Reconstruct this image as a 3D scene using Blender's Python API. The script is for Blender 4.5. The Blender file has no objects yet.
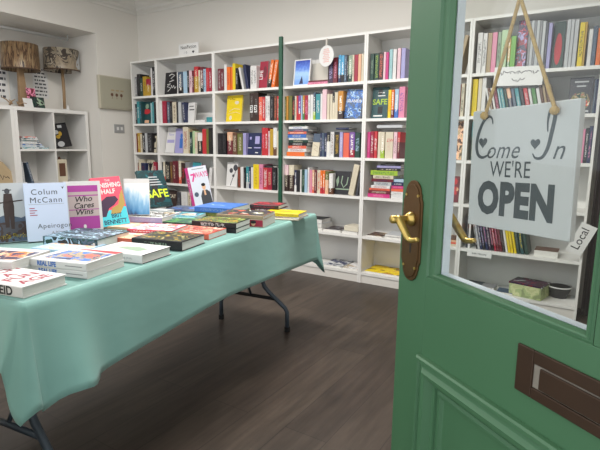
import bpy, math, random
from mathutils import Vector, Matrix
random.seed(7)
SC = bpy.context.scene
COL = SC.collection
S = 0.01          # everything below is written in centimetres
PI = math.pi

# ------------------------------------------------------------------ camera, world, lights, exposure
CAM = Vector((444.62, -356.95, 112.87))
YAW, PITCH, ROLL, FPX = -0.56032, 0.16299, 0.011818, 475.42
_fw = Vector((math.sin(YAW)*math.cos(PITCH), math.cos(YAW)*math.cos(PITCH), -math.sin(PITCH)))
_rt = Vector((math.cos(YAW), -math.sin(YAW), 0))
_up = _rt.cross(_fw)
RT = math.cos(ROLL)*_rt + math.sin(ROLL)*_up
UP = -math.sin(ROLL)*_rt + math.cos(ROLL)*_up
cd = bpy.data.cameras.new('camera'); cam = bpy.data.objects.new('camera', cd); COL.objects.link(cam)
cam.matrix_world = Matrix((( RT.x, UP.x, -_fw.x, CAM.x*S), (RT.y, UP.y, -_fw.y, CAM.y*S), (RT.z, UP.z, -_fw.z, CAM.z*S), (0,0,0,1)))
cd.sensor_width = 36; cd.lens = FPX/600*36; cd.clip_start = 0.02
SC.camera = cam
SC.view_settings.view_transform = 'Standard'; SC.view_settings.look = 'None'
SC.view_settings.gamma = 1; SC.view_settings.use_curve_mapping = False
SC.view_settings.exposure = 0.0

W = bpy.data.worlds.new('overcast_daylight'); SC.world = W; W.use_nodes = True
W.node_tree.nodes['Background'].inputs[0].default_value = (0.92, 0.96, 1.0, 1)
W.node_tree.nodes['Background'].inputs[1].default_value = 1.9

def area(name, loc, size, power, rot=(0, 0, 0), col=(1, 1, 1)):
    l = bpy.data.lights.new(name, 'AREA'); l.shape = 'RECTANGLE'
    l.size = size[0]*S; l.size_y = size[1]*S; l.energy = power; l.color = col
    o = bpy.data.objects.new(name, l); COL.objects.link(o)
    o.location = Vector(loc)*S; o.rotation_euler = rot
    return o
area('ceiling_light_left', (150, -175, 262), (130, 16), 47, col=(1.0, 0.97, 0.93))
area('ceiling_light_right', (320, -175, 262), (130, 16), 66, col=(1.0, 0.97, 0.93))
area('shop_window_daylight', (185, -317, 172), (300, 125), 8, rot=(-PI/2, 0, PI), col=(0.88, 0.95, 1.0))

# ------------------------------------------------------------------ colour and material helpers
def lin(h):
    if isinstance(h, str):
        h = h.lstrip('#'); c = [int(h[i:i+2], 16)/255 for i in (0, 2, 4)]
    else: c = [v/255 for v in h]
    return tuple((v/12.92 if v <= 0.04045 else ((v+0.055)/1.055)**2.4) for v in c) + (1,)
PAL = dict(white='e6e4e2', cream='ddd2ba', tan='b09a78', grey='8d8d90', black='1d1b20', yellow='edd01c', mustard='c09a30',
    orange='ee7420', red='c8323a', crimson='a51e3c', maroon='702230', brown='6a4634', teal='3a949c', green='4f8a44', navy='222c54',
    blue='3f74c4', purple='7a4fa0', lavender='a9a4d4', pink='e48cab', magenta='cf3a82', peach='ecb894', olive='6f7138', lime='a5c23a',
    sky='58b0de', ochre='cc8c30', sage='93a890', slate='4d5c70')
PAL.update({'dark green': '1f4238', 'pale blue': 'a9c8de', 'pale pink': 'ecc8d0', 'dark brown': '3c2a26', 'dark purple': '3f2344',
    'dark teal': '1f4c50', 'pale green': 'b6d3a4', 'dark grey': '45454c', 'pale grey': 'c4c6c8', 'pale teal': '9fc8cc', 'bright green': '74b43a', 'coral': 'e86a52'})
MATS = {}
def newmat(name):
    m = bpy.data.materials.new(name); m.use_nodes = True
    nt = m.node_tree; return m, nt, nt.nodes['Principled BSDF']
def N(nt, typ, **kw):
    n = nt.nodes.new(typ)
    for k, v in kw.items(): setattr(n, k, v)
    return n
def mth(nt, op, a, b=None, c=None):
    n = N(nt, 'ShaderNodeMath', operation=op)
    for i, v in enumerate((a, b, c)):
        if v is None: continue
        if hasattr(v, 'links'): nt.links.new(v, n.inputs[i])
        else: n.inputs[i].default_value = v
    return n.outputs[0]
def mixc(nt, f, a, b):
    n = N(nt, 'ShaderNodeMix', data_type='RGBA')
    for s, v in ((n.inputs['Factor'], f), (n.inputs[6], a), (n.inputs[7], b)):
        if hasattr(v, 'links'): nt.links.new(v, s)
        else: s.default_value = v
    return n.outputs[2]
def coords(nt, which='Object', scale=(1, 1, 1), rot=(0, 0, 0)):
    tc = N(nt, 'ShaderNodeTexCoord'); mp = N(nt, 'ShaderNodeMapping')
    nt.links.new(tc.outputs[which], mp.inputs[0]); mp.inputs['Scale'].default_value = scale; mp.inputs['Rotation'].default_value = rot
    return mp.outputs[0]
def noise(nt, vec, scale, detail=4, rough=0.5):
    n = N(nt, 'ShaderNodeTexNoise'); n.inputs['Scale'].default_value = scale; n.inputs['Detail'].default_value = detail
    n.inputs['Roughness'].default_value = rough; nt.links.new(vec, n.inputs['Vector']); return n.outputs['Fac']
def bump(nt, b, h, strength, dist=0.002):
    n = N(nt, 'ShaderNodeBump'); n.inputs['Strength'].default_value = strength; n.inputs['Distance'].default_value = dist
    nt.links.new(h, n.inputs['Height']); nt.links.new(n.outputs[0], b.inputs['Normal'])
def plain(name, col, rough=0.5, metal=0.0, var=0.0, vscale=8, bmp=0.0, bscale=60):
    if name in MATS: return MATS[name]
    m, nt, b = newmat(name); c = lin(col)
    b.inputs['Base Color'].default_value = c; b.inputs['Roughness'].default_value = rough; b.inputs['Metallic'].default_value = metal
    v = coords(nt)
    if var:
        f = noise(nt, v, vscale)
        d = tuple(x*(1-var) for x in c[:3]) + (1,); e = tuple(min(1, x*(1+var)) for x in c[:3]) + (1,)
        nt.links.new(mixc(nt, f, d, e), b.inputs['Base Color'])
    if bmp: bump(nt, b, noise(nt, v, bscale), bmp)
    MATS[name] = m; return m
def ink(cname):
    return plain('ink ' + cname, tuple(int(int(PAL.get(cname, cname)[i:i+2], 16)*.93) for i in (0, 2, 4)), 0.55)
def cover_mat(c1, c2='cream', style='t'):
    """a book cover; the spine carries its lettering as a fine two colour pattern"""
    key = f'cover {c1} {c2} {style}'
    if key in MATS: return MATS[key]
    m, nt, b = newmat(key); A, B = [tuple(v*0.8 for v in lin(PAL.get(c, c))[:3])+(1,) for c in (c1, c2)]
    b.inputs['Roughness'].default_value = 0.42
    tc = N(nt, 'ShaderNodeTexCoord'); sp = N(nt, 'ShaderNodeSeparateXYZ'); nt.links.new(tc.outputs['Generated'], sp.inputs[0])
    x, y, z = sp.outputs; oi = N(nt, 'ShaderNodeObjectInfo'); rnd = oi.outputs['Random']
    spine = mth(nt, 'LESS_THAN', y, 0.03)
    cb = N(nt, 'ShaderNodeCombineXYZ')
    nt.links.new(mth(nt, 'MULTIPLY_ADD', x, 3.4, mth(nt, 'MULTIPLY', rnd, 37)), cb.inputs[0])
    nt.links.new(mth(nt, 'MULTIPLY', z, 40), cb.inputs[1]); nt.links.new(mth(nt, 'MULTIPLY', rnd, 91), cb.inputs[2])
    nz = N(nt, 'ShaderNodeTexNoise'); nz.inputs['Scale'].default_value = 1.0; nz.inputs['Detail'].default_value = 2
    nt.links.new(cb.outputs[0], nz.inputs['Vector'])
    marks = mth(nt, 'GREATER_THAN', nz.outputs['Fac'], 0.5)
    lo = mth(nt, 'MULTIPLY_ADD', rnd, 0.2, 0.1); hi = mth(nt, 'MULTIPLY_ADD', rnd, -0.2, 0.93)
    inz = mth(nt, 'MULTIPLY', mth(nt, 'GREATER_THAN', z, lo), mth(nt, 'LESS_THAN', z, hi))
    w = 0.3 if style == 'T' else 0.22
    inx = mth(nt, 'LESS_THAN', mth(nt, 'ABSOLUTE', mth(nt, 'SUBTRACT', x, 0.5)), w)
    t = mth(nt, 'MULTIPLY', mth(nt, 'MULTIPLY', marks, inz), mth(nt, 'MULTIPLY', inx, spine))
    if style == 'p': t = mth(nt, 'MULTIPLY', t, 0.25)
    base = A
    if style == 'b':                       # a band of the second colour at the foot
        base = mixc(nt, mth(nt, 'LESS_THAN', z, 0.3), A, B)
        nt.links.new(mixc(nt, mth(nt, 'MULTIPLY', t, 0.9), base, lin('f0ece2')), b.inputs['Base Color'])
    elif style == 's':                     # the upper part in the second colour
        base = mixc(nt, mth(nt, 'GREATER_THAN', z, 0.62), A, B)
        nt.links.new(mixc(nt, mth(nt, 'MULTIPLY', t, 0.6), base, lin('e8dfc8')), b.inputs['Base Color'])
    else:
        nt.links.new(mixc(nt, mth(nt, 'MULTIPLY', t, 0.72), A, B), b.inputs['Base Color'])
    MATS[key] = m; return m
def art(name, cols, scale=6, stretch=(1, 1, 1), kind='noise', dist=1.0):
    """printed picture: blotches of several flat colours"""
    if name in MATS: return MATS[name]
    m, nt, b = newmat(name); b.inputs['Roughness'].default_value = 0.4
    v = coords(nt, 'Object', tuple(scale*s for s in stretch))
    if kind == 'noise':
        n = N(nt, 'ShaderNodeTexNoise'); n.inputs['Scale'].default_value = 1; n.inputs['Detail'].default_value = 3; n.inputs['Distortion'].default_value = dist
        f = n.outputs['Fac']
    else:
        n = N(nt, 'ShaderNodeTexVoronoi'); n.inputs['Scale'].default_value = 1; f = n.outputs['Distance']
    nt.links.new(v, n.inputs['Vector'])
    r = N(nt, 'ShaderNodeValToRGB'); r.color_ramp.interpolation = 'CONSTANT' if kind == 'noise' else 'LINEAR'
    k = len(cols); el = r.color_ramp.elements
    for i, c in enumerate(cols):
        p = (0.3 + 0.4*i/k) if kind == 'noise' else i/k
        if i == 0: el[0].position = 0; el[0].color = lin(PAL.get(c, c))
        elif i == 1: el[1].position = p; el[1].color = lin(PAL.get(c, c))
        else: el.new(p).color = lin(PAL.get(c, c))
    nt.links.new(f, r.inputs[0]); nt.links.new(r.outputs[0], b.inputs['Base Color'])
    MATS[name] = m; return m
def pages_mat():
    if 'paper block' in MATS: return MATS['paper block']
    m, nt, b = newmat('paper block'); b.inputs['Roughness'].default_value = 0.8
    f = noise(nt, coords(nt, 'Object', (900, 30, 30)), 1, 2)
    nt.links.new(mixc(nt, f, lin('c4c1b9'), lin('e2e1de')), b.inputs['Base Color'])
    MATS['paper block'] = m; return m
M = {}
M['wall'] = plain('warm white wall paint', 'dcd8d1', 0.75, var=0.02, vscale=1.2, bmp=0.04, bscale=90)
M['ceil'] = plain('ceiling paint', 'd9d6d0', 0.8)
M['shelf'] = plain('white laminate', 'dedcd8', 0.4, var=0.015, vscale=2)
M['cube'] = plain('white cube laminate', 'dcdad6', 0.45)
M['creamboard'] = plain('cream board', 'bdb6a4', 0.6)
M['white'] = plain('white paper', 'dad9d7', 0.6)
M['door'] = plain('green gloss paint', '3f6646', 0.48, var=0.05, vscale=4, bmp=0.06, bscale=14)
M['bead'] = plain('white bead paint', 'd9dee6', 0.4)
M['bronze'] = plain('aged bronze', '62482c', 0.42, 0.75, var=0.25, vscale=25, bmp=0.1)
M['letterbronze'] = plain('brown letter plate bronze', '3c2a1c', 0.5, 0.4, var=0.25, vscale=18, bmp=0.15, bscale=30)
M['brass'] = plain('brass', 'c4a75e', 0.3, 0.85, var=0.12, vscale=30)
M['tube'] = plain('blue grey powder coated steel', '4c5763', 0.4, 0.3)
M['rubber'] = plain('black rubber', '141416', 0.7)
M['plastic'] = plain('table top plastic', 'b8b8b4', 0.5)
M['rope'] = plain('jute rope', 'b3935f', 0.9, var=0.35, vscale=160, bmp=0.6, bscale=260)
M['batten'] = plain('deep green batten paint', '164e38', 0.4)
M['pages'] = pages_mat()
M['dark'] = plain('dark lettering', '3d4448', 0.6)
M['wood'] = plain('pale turned wood', '94795a', 0.65, var=0.2, vscale=20)
M['kick'] = plain('kick board laminate', 'd6d2cc', 0.5)

def floor_mat():
    m, nt, b = newmat('grey brown laminate boards'); v = coords(nt, 'Object', (1, 1, 1), (0, 0, PI/2))
    br = N(nt, 'ShaderNodeTexBrick'); nt.links.new(v, br.inputs['Vector'])
    br.offset = 0.37; br.inputs['Scale'].default_value = 1.0
    br.inputs['Brick Width'].default_value = 1.28; br.inputs['Row Height'].default_value = 0.192
    br.inputs['Mortar Size'].default_value = 0.0016; br.inputs['Mortar Smooth'].default_value = 0.1; br.inputs['Bias'].default_value = 0
    br.inputs['Color1'].default_value = lin('3b322c'); br.inputs['Color2'].default_value = lin('483e36'); br.inputs['Mortar'].default_value = lin('2a2420')
    g = noise(nt, coords(nt, 'Object', (26, 2.2, 26)), 1, 8, 0.62)
    g2 = noise(nt, coords(nt, 'Object', (5, 1.6, 5)), 1, 4, 0.6)
    kn = N(nt, 'ShaderNodeTexVoronoi'); nt.links.new(coords(nt, 'Object', (4.3, 2.0, 3)), kn.inputs['Vector']); kn.inputs['Scale'].default_value = 1
    k = N(nt, 'ShaderNodeMapRange'); nt.links.new(kn.outputs['Distance'], k.inputs[0]); k.inputs[1].default_value = 0.02; k.inputs[2].default_value = 0.2; k.inputs[3].default_value = 0.55; k.inputs[4].default_value = 1
    mul = mth(nt, 'MULTIPLY', mth(nt, 'MULTIPLY_ADD', g, 1.9, 0.05), mth(nt, 'MULTIPLY_ADD', g2, 0.9, 0.55))
    mul = mth(nt, 'MULTIPLY', mul, k.outputs[0])
    vm = N(nt, 'ShaderNodeVectorMath', operation='SCALE'); nt.links.new(br.outputs['Color'], vm.inputs[0]); nt.links.new(mul, vm.inputs['Scale'])
    nt.links.new(vm.outputs[0], b.inputs['Base Color']); b.inputs['Roughness'].default_value = 0.42
    bump(nt, b, g, 0.12, 0.001); return m
M['floor'] = floor_mat()
def cloth_mat():
    m, nt, b = newmat('aqua polycotton'); v = coords(nt)
    f = noise(nt, v, 3, 3)
    nt.links.new(mixc(nt, f, lin('79a69e'), lin('84b0a8')), b.inputs['Base Color']); b.inputs['Roughness'].default_value = 0.75
    b.inputs['Sheen Weight'].default_value = 0.15
    bump(nt, b, noise(nt, coords(nt, 'Object', (3, 3, 6)), 1, 3), 0.35, 0.02); return m
M['cloth'] = cloth_mat()
def glass_mat():
    m, nt, b = newmat('door glass'); nt.nodes.remove(b); out = nt.nodes['Material Output']
    tr = N(nt, 'ShaderNodeBsdfTransparent'); tr.inputs[0].default_value = (0.94, 0.96, 0.95, 1)
    gl = N(nt, 'ShaderNodeBsdfGlossy'); gl.inputs['Roughness'].default_value = 0.02
    fr = N(nt, 'ShaderNodeFresnel'); fr.inputs[0].default_value = 1.45
    ge = N(nt, 'ShaderNodeNewGeometry'); fac = mth(nt, 'MULTIPLY', fr.outputs[0], mth(nt, 'SUBTRACT', 1.0, ge.outputs['Backfacing']))
    mx = N(nt, 'ShaderNodeMixShader'); nt.links.new(fac, mx.inputs[0]); nt.links.new(tr.outputs[0], mx.inputs[1]); nt.links.new(gl.outputs[0], mx.inputs[2])
    nt.links.new(mx.outputs[0], out.inputs[0]); return m
M['glass'] = glass_mat()

# ------------------------------------------------------------------ geometry helpers
class MB:
    def __init__(s): s.v = []; s.f = []
    def add(s, vs, fs):
        n = len(s.v); s.v += [Vector(v) for v in vs]; s.f += [tuple(i+n for i in f) for f in fs]; return s
    def box(s, a, b):
        (x0, y0, z0), (x1, y1, z1) = a, b
        return s.add([(x0,y0,z0),(x1,y0,z0),(x1,y1,z0),(x0,y1,z0),(x0,y0,z1),(x1,y0,z1),(x1,y1,z1),(x0,y1,z1)],
                     [(0,3,2,1),(4,5,6,7),(0,1,5,4),(1,2,6,5),(2,3,7,6),(3,0,4,7)])
    def prism(s, pts, o, r, u, n, d):
        """pts in the plane (r,u) at origin o, extruded by d along n = r x u"""
        o, r, u, n = Vector(o), Vector(r), Vector(u), Vector(n); k = len(pts)
        a = [o+r*p[0]+u*p[1] for p in pts]; b = [q+n*d for q in a]
        fs = [tuple(reversed(range(k))), tuple(range(k, 2*k))] + [(i, (i+1) % k, (i+1) % k+k, i+k) for i in range(k)]
        return s.add(a+b, fs)
    def tube(s, pts, rad, n=10, caps=True):
        pts = [Vector(p) for p in pts]; rings = []; rads = rad if isinstance(rad, (list, tuple)) else [rad]*len(pts)
        ref = None
        for i, p in enumerate(pts):
            t = (pts[min(i+1, len(pts)-1)]-pts[max(i-1, 0)]).normalized()
            if ref is None: ref = t.orthogonal().normalized()
            ref = (ref - t*ref.dot(t)).normalized(); q = t.cross(ref)
            rings.append([p+(ref*math.cos(2*PI*k/n)+q*math.sin(2*PI*k/n))*rads[i] for k in range(n)])
        vs = [v for r in rings for v in r]; fs = []
        for i in range(len(pts)-1):
            for k in range(n): fs.append((i*n+k, i*n+(k+1) % n, (i+1)*n+(k+1) % n, (i+1)*n+k))
        if caps: fs += [tuple(reversed(range(n))), tuple(range((len(pts)-1)*n, len(pts)*n))]
        return s.add(vs, fs)
    def lathe(s, prof, c=(0, 0, 0), n=32, axis=(0, 0, 1)):
        ax = Vector(axis).normalized(); r = ax.orthogonal().normalized(); q = ax.cross(r); c = Vector(c)
        vs = [c+ax*z+(r*math.cos(2*PI*k/n)+q*math.sin(2*PI*k/n))*rr for rr, z in prof for k in range(n)]
        fs = [(i*n+k, i*n+(k+1) % n, (i+1)*n+(k+1) % n, (i+1)*n+k) for i in range(len(prof)-1) for k in range(n)]
        return s.add(vs, fs)
    def build(s, name, mat, parent=None, smooth=False, bevel=0, label=None, loc=None, rot=None, subdiv=0):
        me = bpy.data.meshes.new(name); me.from_pydata([tuple(v*S) for v in s.v], [], s.f); me.update()
        me.materials.append(mat)
        o = bpy.data.objects.new(name, me); COL.objects.link(o)
        if parent: o.parent = parent
        if smooth: me.polygons.foreach_set('use_smooth', [True]*len(me.polygons))
        if bevel:
            b = o.modifiers.new('bevel', 'BEVEL'); b.width = bevel*S; b.segments = 2; b.limit_method = 'ANGLE'
        if subdiv:
            b = o.modifiers.new('sub', 'SUBSURF'); b.levels = subdiv; b.render_levels = subdiv
        if label: o['label'] = label
        if loc: o.location = Vector(loc)*S
        if rot: o.rotation_euler = rot
        return o
def tag(o, label, cat, group=None, kind=None):
    if label: o['label'] = label
    if cat: o['category'] = cat
    if group: o['group'] = group
    if kind: o['kind'] = kind
    return o
def thing(name, label, cat, loc=(0, 0, 0), rot=(0, 0, 0), group=None, kind=None):
    o = bpy.data.objects.new(name, None); COL.objects.link(o); o.empty_display_size = 0.05
    o.location = Vector(loc)*S; o.rotation_euler = rot
    return tag(o, label, cat, group, kind)
def struct(name, mb, m, **k):
    o = mb.build(name, m, **k); o['kind'] = 'structure'; return o
def box(a, b): return MB().box(a, b)
def at(px, py, axis, val):
    """the point of the plane axis=val that lies under pixel (px,py)"""
    d = _fw + RT*((px-300)/FPX) - UP*((py-225)/FPX)
    return CAM + d*((val-CAM[axis])/d[axis])
_fontcache = {}
def lettering(parent, text, size, o, r, u, mat, bold=0.0, shear=0.0, align='CENTER', name='lettering', depth=0.03, squeeze=1.0, spacing=1.0):
    c = bpy.data.curves.new('t', 'FONT'); c.body = text; c.size = size*S; c.offset = bold*S; c.shear = shear; c.align_x = align; c.align_y = 'CENTER'
    c.resolution_u = 3; c.space_character = spacing
    t = bpy.data.objects.new('t', c); me = bpy.data.meshes.new_from_object(t)
    bpy.data.objects.remove(t); bpy.data.curves.remove(c)
    r, u = Vector(r).normalized(), Vector(u).normalized(); n = r.cross(u)
    r = r*squeeze; o = Vector(o)*S + n*depth*S
    me.transform(Matrix(((r.x, u.x, n.x, o.x), (r.y, u.y, n.y, o.y), (r.z, u.z, n.z, o.z), (0, 0, 0, 1))))
    me.materials.clear(); me.materials.append(mat); me.name = name
    ob = bpy.data.objects.new(name, me); COL.objects.link(ob); ob.parent = parent
    return ob
def flatshape(parent, name, polys, o, r, u, mat, d=0.03):
    """thin printed shapes lying on a face: each poly a list of (a,b) along r,u"""
    r, u = Vector(r).normalized(), Vector(u).normalized(); n = r.cross(u); mb = MB()
    if 1 < len(polys) < 4:
        for p in polys: o_ = flatshape(parent, name, [p], o, r, u, mat, d)
        return o_
    for p in polys: mb.prism(p, o, r, u, n, d)
    return mb.build(name, mat, parent)
def ribbon(pts, w):
    """polygons of a pen stroke through pts; w a width or a list"""
    ws = w if isinstance(w, (list, tuple)) else [w]*len(pts); L = []; Rr = []
    for i, p in enumerate(pts):
        a = pts[max(i-1, 0)]; b = pts[min(i+1, len(pts)-1)]; dx, dy = b[0]-a[0], b[1]-a[1]; l = math.hypot(dx, dy) or 1
        nx, ny = -dy/l*ws[i]/2, dx/l*ws[i]/2; L.append((p[0]+nx, p[1]+ny)); Rr.append((p[0]-nx, p[1]-ny))
    return [[Rr[i], Rr[i+1], L[i+1], L[i]] for i in range(len(pts)-1)]
def rect(x0, y0, x1, y1): return [(x0, y0), (x1, y0), (x1, y1), (x0, y1)]
def ell(cx, cy, rx, ry, n=18, a0=0, a1=2*PI): return [(cx+rx*math.cos(a0+(a1-a0)*i/n), cy+ry*math.sin(a0+(a1-a0)*i/n)) for i in range(n)]
def heart(cx, cy, s):
    return [(cx+s*0.06*16*math.sin(t)**3, cy+s*0.06*(13*math.cos(t)-5*math.cos(2*t)-2*math.cos(3*t)-math.cos(4*t))) for t in [-2*PI*i/24 for i in range(24)]]

# ------------------------------------------------------------------ the room
CEIL = 272
f = struct('floor', box((-90, -460, -4), (560, 32, 0)), M['floor'])
struct('ceiling', box((-90, -330, CEIL), (530, 42, CEIL+6)), M['ceil'])
struct('wall_back', box((-30, 30, 0), (530, 40, CEIL)), M['wall'])
w = MB().box((-32, -25, 0), (-22, 30, CEIL)).box((-32, -252, 229), (-22, -25, CEIL)).box((-32, -330, 0), (-22, -252, CEIL))
struct('wall_left', w, M['wall'])
w = MB().box((-92, -262, 0), (-82, -15, 240)).box((-82, -25, 0), (-32, -15, 240)).box((-82, -262, 0), (-32, -252, 240)).box((-92, -252, 229), (-32, -25, 239))
struct('wall_alcove', w, M['wall'])
struct('wall_right', box((520, -330, 0), (530, 30, CEIL)), M['wall'])
w = MB().box((-22, -330, 0), (352, -320, 105)).box((-22, -330, 238), (490, -320, CEIL)).box((-22, -330, 105), (20, -320, 238)).box((340, -330, 105), (352, -320, 238)).box((490, -330, 0), (520, -320, CEIL))
struct('wall_front', w, M['wall'])
# cornice with two steps, along the back and left walls
prof = [(0, 0), (1.2, 0), (1.6, 1.4), (2.4, 2.4), (4.2, 3.6), (4.6, 6.2), (7.5, 8.2), (9.0, 10.6), (11.5, 12.2), (12.5, 13.4), (0, 13.4)]
mb = MB(); z0 = CEIL-13.4
k = len(prof); va = [(-22+a, 30-a, z0+b) for a, b in prof]; vb = [(520, 30-a, z0+b) for a, b in prof]; vc = [(-22+a, -320, z0+b) for a, b in prof]
mb.add(va+vb, [(i, i+1, i+1+k, i+k) for i in range(k-1)]); mb.add(va+vc, [(i, i+k, i+1+k, i+1) for i in range(k-1)])
struct('trim_1', mb, M['ceil'])

# ceiling strip lights
for i, cx in enumerate((150, 320)):
    t = thing('ceiling_light', ('left' if i == 0 else 'right') + ' long white strip light fixed to the ceiling', 'light', (cx, -175, CEIL))
    box((-67, -9, -5), (67, 9, 0)).build('housing', M['shelf'], t)

# ------------------------------------------------------------------ bookcases
ZS = {1: 165.0, 2: 135.8, 3: 104.6, 4: 72.9, 5: 40.1, 6: 9.1}
YB = 28.5
BAYS = [(0, 40, 'narrow corner bookcase'), (40, 120, 'second bookcase from the room corner'), (120, 200, 'bookcase just left of the green post'),
        (200, 280, 'bookcase just right of the green post'), (280, 360, 'bookcase partly hidden by the green door'), (360, 440, 'last bookcase, seen through the door glass')]
BLAB = ['narrow white bookcase standing in the room corner', 'white bookcase under the small card reading NonFiction', 'white bookcase immediately left of the green post',
        'white bookcase with a round white tag hanging from its top', 'white bookcase whose right side is hidden behind the green door', 'white bookcase seen through the door glass behind the open sign']
for (x0, x1, nm), lb in zip(BAYS, BLAB):
    t = thing('bookcase', lb, 'bookcase', (x0, 0, 0), group='white bookcases along the back wall')
    wd = x1-x0
    box((0.05, 0, 0), (1.65, YB, 202)).build('side_panel', M['shelf'], t, bevel=0.08)
    box((wd-1.65, 0, 0), (wd-0.05, YB, 202)).build('side_panel', M['shelf'], t, bevel=0.08)
    box((1.65, 0.1, 200), (wd-1.65, YB, 202)).build('top_panel', M['shelf'], t)
    box((1.65, YB-1, 0), (wd-1.65, YB, 200)).build('back_panel', M['shelf'], t)
    for z in ZS.values():
        box((1.65, 0.3, z-2.2), (wd-1.65, YB-1, z)).build('shelf', M['shelf'], t)
    box((1.65, 1.0, 0), (wd-1.65, 2.2, ZS[6]-2.2)).build('kick_board', M['kick'], t)

# the green upright between two bookcases
tag(box((198.3, -2.6, 0), (201.7, -0.1, 206.5)).build('wooden_post', M['batten'], bevel=0.3), 'slim dark green post standing in front of the joint between two bookcases', 'post')

# ------------------------------------------------------------------ books
SHN = {1: 'top shelf', 2: 'second shelf', 3: 'third shelf', 4: 'fourth shelf', 5: 'fifth shelf', 6: 'bottom shelf'}
BN = {1: 'corner bookcase', 2: 'second bookcase from corner', 3: 'bookcase left of green post', 4: 'bookcase right of green post', 5: 'bookcase beside green door', 6: 'bookcase behind open sign', 7: 'bay in narrow strip of door glass'}
def book_parts(t, th, h, d, mat, hard=False, pages=True):
    c = min(0.25, th*0.2); e = 0.3 if hard else 0.05
    b = c
    pts = [(0, b*0.8), (b*0.8, 0), (th-b*0.8, 0), (th, b*0.8), (th, d), (th-c, d), (th-c, c), (c, c), (c, d), (0, d)]
    mb = MB()
    # U shaped wrap extruded along z, as quads and thin caps
    n = len(pts); a = [(p[0], p[1], 0) for p in pts]; bb = [(p[0], p[1], h) for p in pts]
    caps = [(0, 1, 7, 8, 9), (1, 2, 6, 7), (2, 3, 4, 5, 6)]
    fs = [tuple(reversed(q)) for q in caps] + [tuple(i+n for i in q) for q in caps] + [(i, (i+1) % n, (i+1) % n+n, i+n) for i in range(n)]
    mb.add(a+bb, fs); mb.build('cover', mat, t)
    if pages: box((c, c, e), (th-c, d-e-0.05, h-e)).build('pages', M['pages'], t)
ALLBOOKS = {}   # (bay,row) -> list of dicts in order, to word the labels
def reg(bay, rw, o, col, how): ALLBOOKS.setdefault((bay, rw), []).append(dict(o=o, col=col, how=how, x=o.location.x))
def shelf_book(bay, rw, X0, X1, h, col, c2, style, lean=0, y=2.6, d=None):
    z = ZS[rw]; th = max(0.8, X1-X0-0.06); a = math.radians(lean); d = d or random.uniform(12.5, 17)
    zz = z + (th*math.sin(a) if a > 0 else 0) + 0.02
    t = thing('book', None, 'book', (X0+0.03, y+random.uniform(-.4, .5), zz), (0, a, 0))
    book_parts(t, th, h, d, cover_mat(col, c2, style)); reg(bay, rw, t, col, 'leaning' if abs(lean) > 5 else 'upright'); return t
def face_book(bay, rw, X0, X1, h, mat, col, how='facing out', th=2.2, y=5.5, tilt=7, yaw=0, roll=0):
    """a book standing with its front cover to the room; local: front cover at x=th, right = +y, up = +z"""
    a = math.radians(tilt); wd = X1-X0
    m = Matrix.Translation(Vector((X0, y, ZS[rw]+0.05+th*math.sin(a)*0+max(0, wd*math.sin(math.radians(roll)))+th*abs(math.sin(math.radians(roll)))*0))*S) @ Matrix.Rotation(math.radians(yaw), 4, 'Z') @ Matrix.Rotation(-a, 4, 'X') @ Matrix.Rotation(math.radians(roll), 4, 'Y') @ Matrix.Translation((0, th*S, 0)) @ Matrix.Rotation(-PI/2, 4, 'Z')
    t = thing('book', None, 'book'); t.matrix_world = m
    zm = min((m @ Vector((p*S, q*S, 0))).z for p in (0, th) for q in (0, wd)); t.matrix_world = Matrix.Translation((0, 0, (ZS[rw]+.04)*S-zm)) @ m
    book_parts(t, th, h, wd, mat, hard=True); t['_w'] = wd; reg(bay, rw, t, col, how)
    return t
def flat_book(bay, rw, X0, X1, z, th, col, c2='cream', style='t', d=15, y=2.6, yaw=0):
    """lying flat, spine to the room"""
    t = thing('book', None, 'book', (X1, y, z+0.02))
    t.rotation_euler = (0, -PI/2, math.radians(yaw))
    t.rotation_mode = 'XYZ'
    m = Matrix.Translation(Vector((X1, y, z+0.02))*S) @ Matrix.Rotation(math.radians(yaw), 4, 'Z') @ Matrix.Rotation(-PI/2, 4, 'Y')
    t.matrix_world = m
    book_parts(t, th, X1-X0, d, cover_mat(col, c2, style)); reg(bay, rw, t, col, 'lying flat'); return t
YP = 2.6
ROOM = {1: 34, 2: 26.4, 3: 28.4, 4: 29, 5: 30, 6: 28}
def row(bay, rw, spec):
    """spec lines: x0 x1 top colour[,second][,style][,lean]"""
    prev = -1e9; z = ZS[rw]; lo = {7: 280}.get(bay, BAYS[min(bay, 6)-1][0])+1.7; hi = (360 if bay == 7 else BAYS[bay-1][1])-1.7
    for ln in spec.strip().split(';'):
        p = ln.split(); x0, x1, top = map(float, p[:3]); q = ' '.join(p[3:]).split(',')
        col = q[0]; c2 = q[1] if len(q) > 1 and q[1] else ('white' if col not in ('white', 'cream', 'yellow', 'peach', 'pale blue', 'pink', 'pale pink', 'pale grey') else 'dark grey')
        st = q[2] if len(q) > 2 and q[2] else random.choice('ttTp'); lean = float(q[3]) if len(q) > 3 else 0
        ym = at(x0, top, 1, YP)
        zb = z; # pixel rows: refine x at the book's mid height
        a = at(x0, top+14, 1, YP); b = at(x1, top+14, 1, YP); X0, X1 = a.x, b.x
        X0 = max(X0, prev, lo); X1 = min(X1, hi)
        h = at((x0+x1)/2, top, 1, YP).z - z
        if lean: X1 = X0 + (X1-X0)*0.93; h = h/math.cos(math.radians(lean))
        h = min(h, ROOM[rw])
        prev = X1 if not lean else X0+(X1-X0)
        if X1-X0 < 0.5: continue
        shelf_book(bay, rw, X0, X1, max(9, h), col, c2, st, lean)
def X(px, py, y=YP): return at(px, py, 1, y).x
def Z(px, py, y=YP): return at(px, py, 1, y).z

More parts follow.
